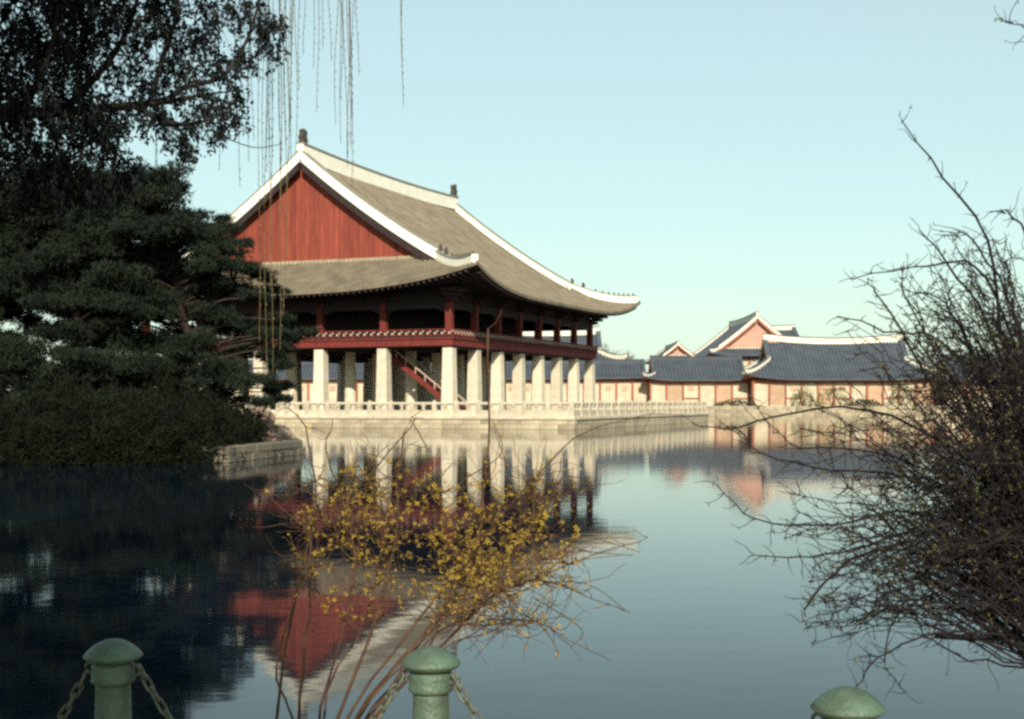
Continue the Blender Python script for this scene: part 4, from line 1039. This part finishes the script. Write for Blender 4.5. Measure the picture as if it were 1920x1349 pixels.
# many more shoots radiating from the hidden foot, joined
extra = []
for _ in range(300):
    a = math.radians(R.uniform(100, 207)); rr = R.uniform(150, 520)
    ex, ey = 1985 + math.cos(a) * rr * 1.0, 1010 - math.sin(a) * rr * (1.12 if a < math.pi else 0.9)
    d = R.uniform(4.5, 5.6)
    mx_, my_ = 2010 + (ex - 2010) * 0.5 + R.normal() * 50, 1180 + (ey - 1180) * 0.5 + R.normal() * 50 - 40
    P = [p + Vector((R.normal(), R.normal(), R.normal())) * 0.010 for p in smooth_path([at(2030, 1290, 4.9), at(mx_, my_, (d + 4.9) / 2), at(ex, ey, d)], 16)]
    rb_.tw.tube([p - rb_.o for p in P], R.uniform(0.003, 0.006), 0.0014, 5); extra.append(P)
for _ in range(45):
    ex, ey, d = R.uniform(1690, 1940), R.uniform(440, 760), R.uniform(4.6, 5.5)
    if ex < 1690 + (760 - ey) * 0.25: continue
    P = [p + Vector((R.normal(), R.normal(), R.normal())) * 0.010 for p in smooth_path([at(2030, 1290, 4.9), at(1975 + R.normal() * 30, 900 + R.normal() * 40, 4.95), at((ex + 1940) / 2, (ey + 760) / 2, d), at(ex, ey, d)], 16)]
    rb_.tw.tube([p - rb_.o for p in P], R.uniform(0.004, 0.007), 0.0018, 5); extra.append(P)
buds = []
for P in core_pts + extra:
    n_ = len(P)
    for k in range(int(n_ * 0.3), n_):
        for _ in range(2):
            T_ = rb_.twig(P[k], Vector((R.normal() - 0.5, R.normal() * 0.8, R.normal() * 0.9 + 0.1)), R.uniform(0.05, 0.22) * (1 - 0.55 * k / n_), 0.0018, 4, 0.3)
            for q in T_[1:]:
                if R.random() < 0.17: buds.append(q)
        if k > n_ * 0.5 and R.random() < 0.9: buds.append(P[k])
tag(rb_.tw.build('twigs', 'shrub_stem', rb_.root), kind='stuff')
flowers(buds, 0.010, 'shrub_bud', 'buds', rb_.root, rb_.o, 3)

# ------------------------------------------------------------------ bollards and chains
def lens_cap():
    R_ = 0.114; pr = [(0.078, 0.0), (0.098, 0.007), (R_ - 0.002, 0.020), (R_, 0.024)]
    for k in range(1, 10):
        r_ = R_ * (1 - k / 9.2); pr.append((r_, 0.027 + 0.062 * (1 - (r_ / R_) ** 2.1)))
    return pr
def make_bollard():
    root = empty('bollard')
    m = MB(); m.lathe([(0.14, 0.0), (0.14, 0.03), (0.11, 0.06), (0.074, 0.08), (0.068, 0.43), (0.067, 0.447)], 28); m.build('post', 'green_paint', root, True)
    m = MB(); m.lathe([(0.060, 0.442), (0.080, 0.452), (0.086, 0.460), (0.083, 0.470), (0.082, 0.50), (0.083, 0.515), (0.076, 0.53), (0.07, 0.532)], 28); m.build('collar', 'green_paint', root, True)
    m = MB(); m.lathe([(r_, z + 0.533) for r_, z in lens_cap()], 32); m.build('cap', 'green_paint', root, True)
    for s_ in (-1, 1):
        m = MB()
        m.tube([Vector((s_ * (0.098 + 0.020 * math.cos(a)), 0, 0.505 + 0.020 * math.sin(a))) for a in [k * math.pi / 6 for k in range(13)]], 0.0065, seg=6); m.build('chain_eye', 'chain_paint', root, True)
    return root
def copy_tree(o, parent=None):
    c = o.copy(); COL.objects.link(c); c.parent = parent
    for ch in [x for x in bpy.data.objects if x.parent == o]: copy_tree(ch, c)
    return c
BPOS = [(hx(212, 5.24), 5.24, 1.072), (hx(808, 5.05), 5.05, 1.078), (hx(1590, 4.12), 4.12, 1.122)]
BL = ['dark shaded green bollard with domed cap at lower left', 'sunlit green bollard with domed cap in the middle in front of the yellow bush', 'green bollard at lower right showing only its domed cap']
proto = make_bollard(); HB = 0.6235
offs = [(-2.7, 5.6, 1.07)] + BPOS + [(2.2, 3.1, 1.12)]
for i, (x, y, zt) in enumerate(BPOS):
    o = proto if i == 0 else copy_tree(proto)
    o.location = (x, y, zt - HB)
    j = offs.index((x, y, zt)); nx, ny = offs[j + 1][0] - offs[j - 1][0], offs[j + 1][1] - offs[j - 1][1]
    o.rotation_euler = (0, 0, math.atan2(ny, nx))
    tag(o, BL[i], 'bollard', 'green bollards along the bank')
lk = MB(); pth = []
for k in range(17):
    a = k / 16 * 2 * math.pi
    x = 0.014 * math.cos(a); z = 0.014 * math.sin(a) + (0.019 if math.sin(a) > 0 else -0.019)
    pth.append(Vector((z, x, 0)))
lk.tube(pth, 0.0058, seg=6); LINK = lk.mesh('link', 'chain_paint', True)
CLB = ['sagging green chain left of the shaded bollard', 'sagging green chain between the shaded and the middle bollard', 'sagging green chain between the middle and right bollards', 'sagging green chain right of the lower right bollard']
for i in range(4):
    a = Vector(offs[i]); c = Vector(offs[i + 1])
    dh = (c - a); dh.z = 0; dh.normalize()
    a = a + dh * 0.118; c = c - dh * 0.118; a.z -= HB - 0.495; c.z -= HB - 0.495
    root = empty('chain', a); tag(root, CLB[i], 'chain', 'chains between the bollards')
    sagd = 0.45
    pts = [a.lerp(c, k / 200) + Vector((0, 0, -sagd * (1 - (2 * k / 200 - 1) ** 2))) for k in range(201)]
    acc = 0.0; nxt = 0.0; k = 0; flip_ = 0
    for q in range(200):
        acc += (pts[q + 1] - pts[q]).length
        if acc >= nxt:
            d = (pts[q + 1] - pts[q]).normalized()
            rot = d.to_track_quat('X', 'Z').to_euler()
            o = link('link', LINK, root, pts[q] - a); mt = d.to_track_quat('X', 'Z').to_matrix().to_4x4() @ Matrix.Rotation(math.radians(35 if flip_ else 125), 4, 'X')
            o.rotation_euler = mt.to_euler(); flip_ = 1 - flip_; nxt += 0.053
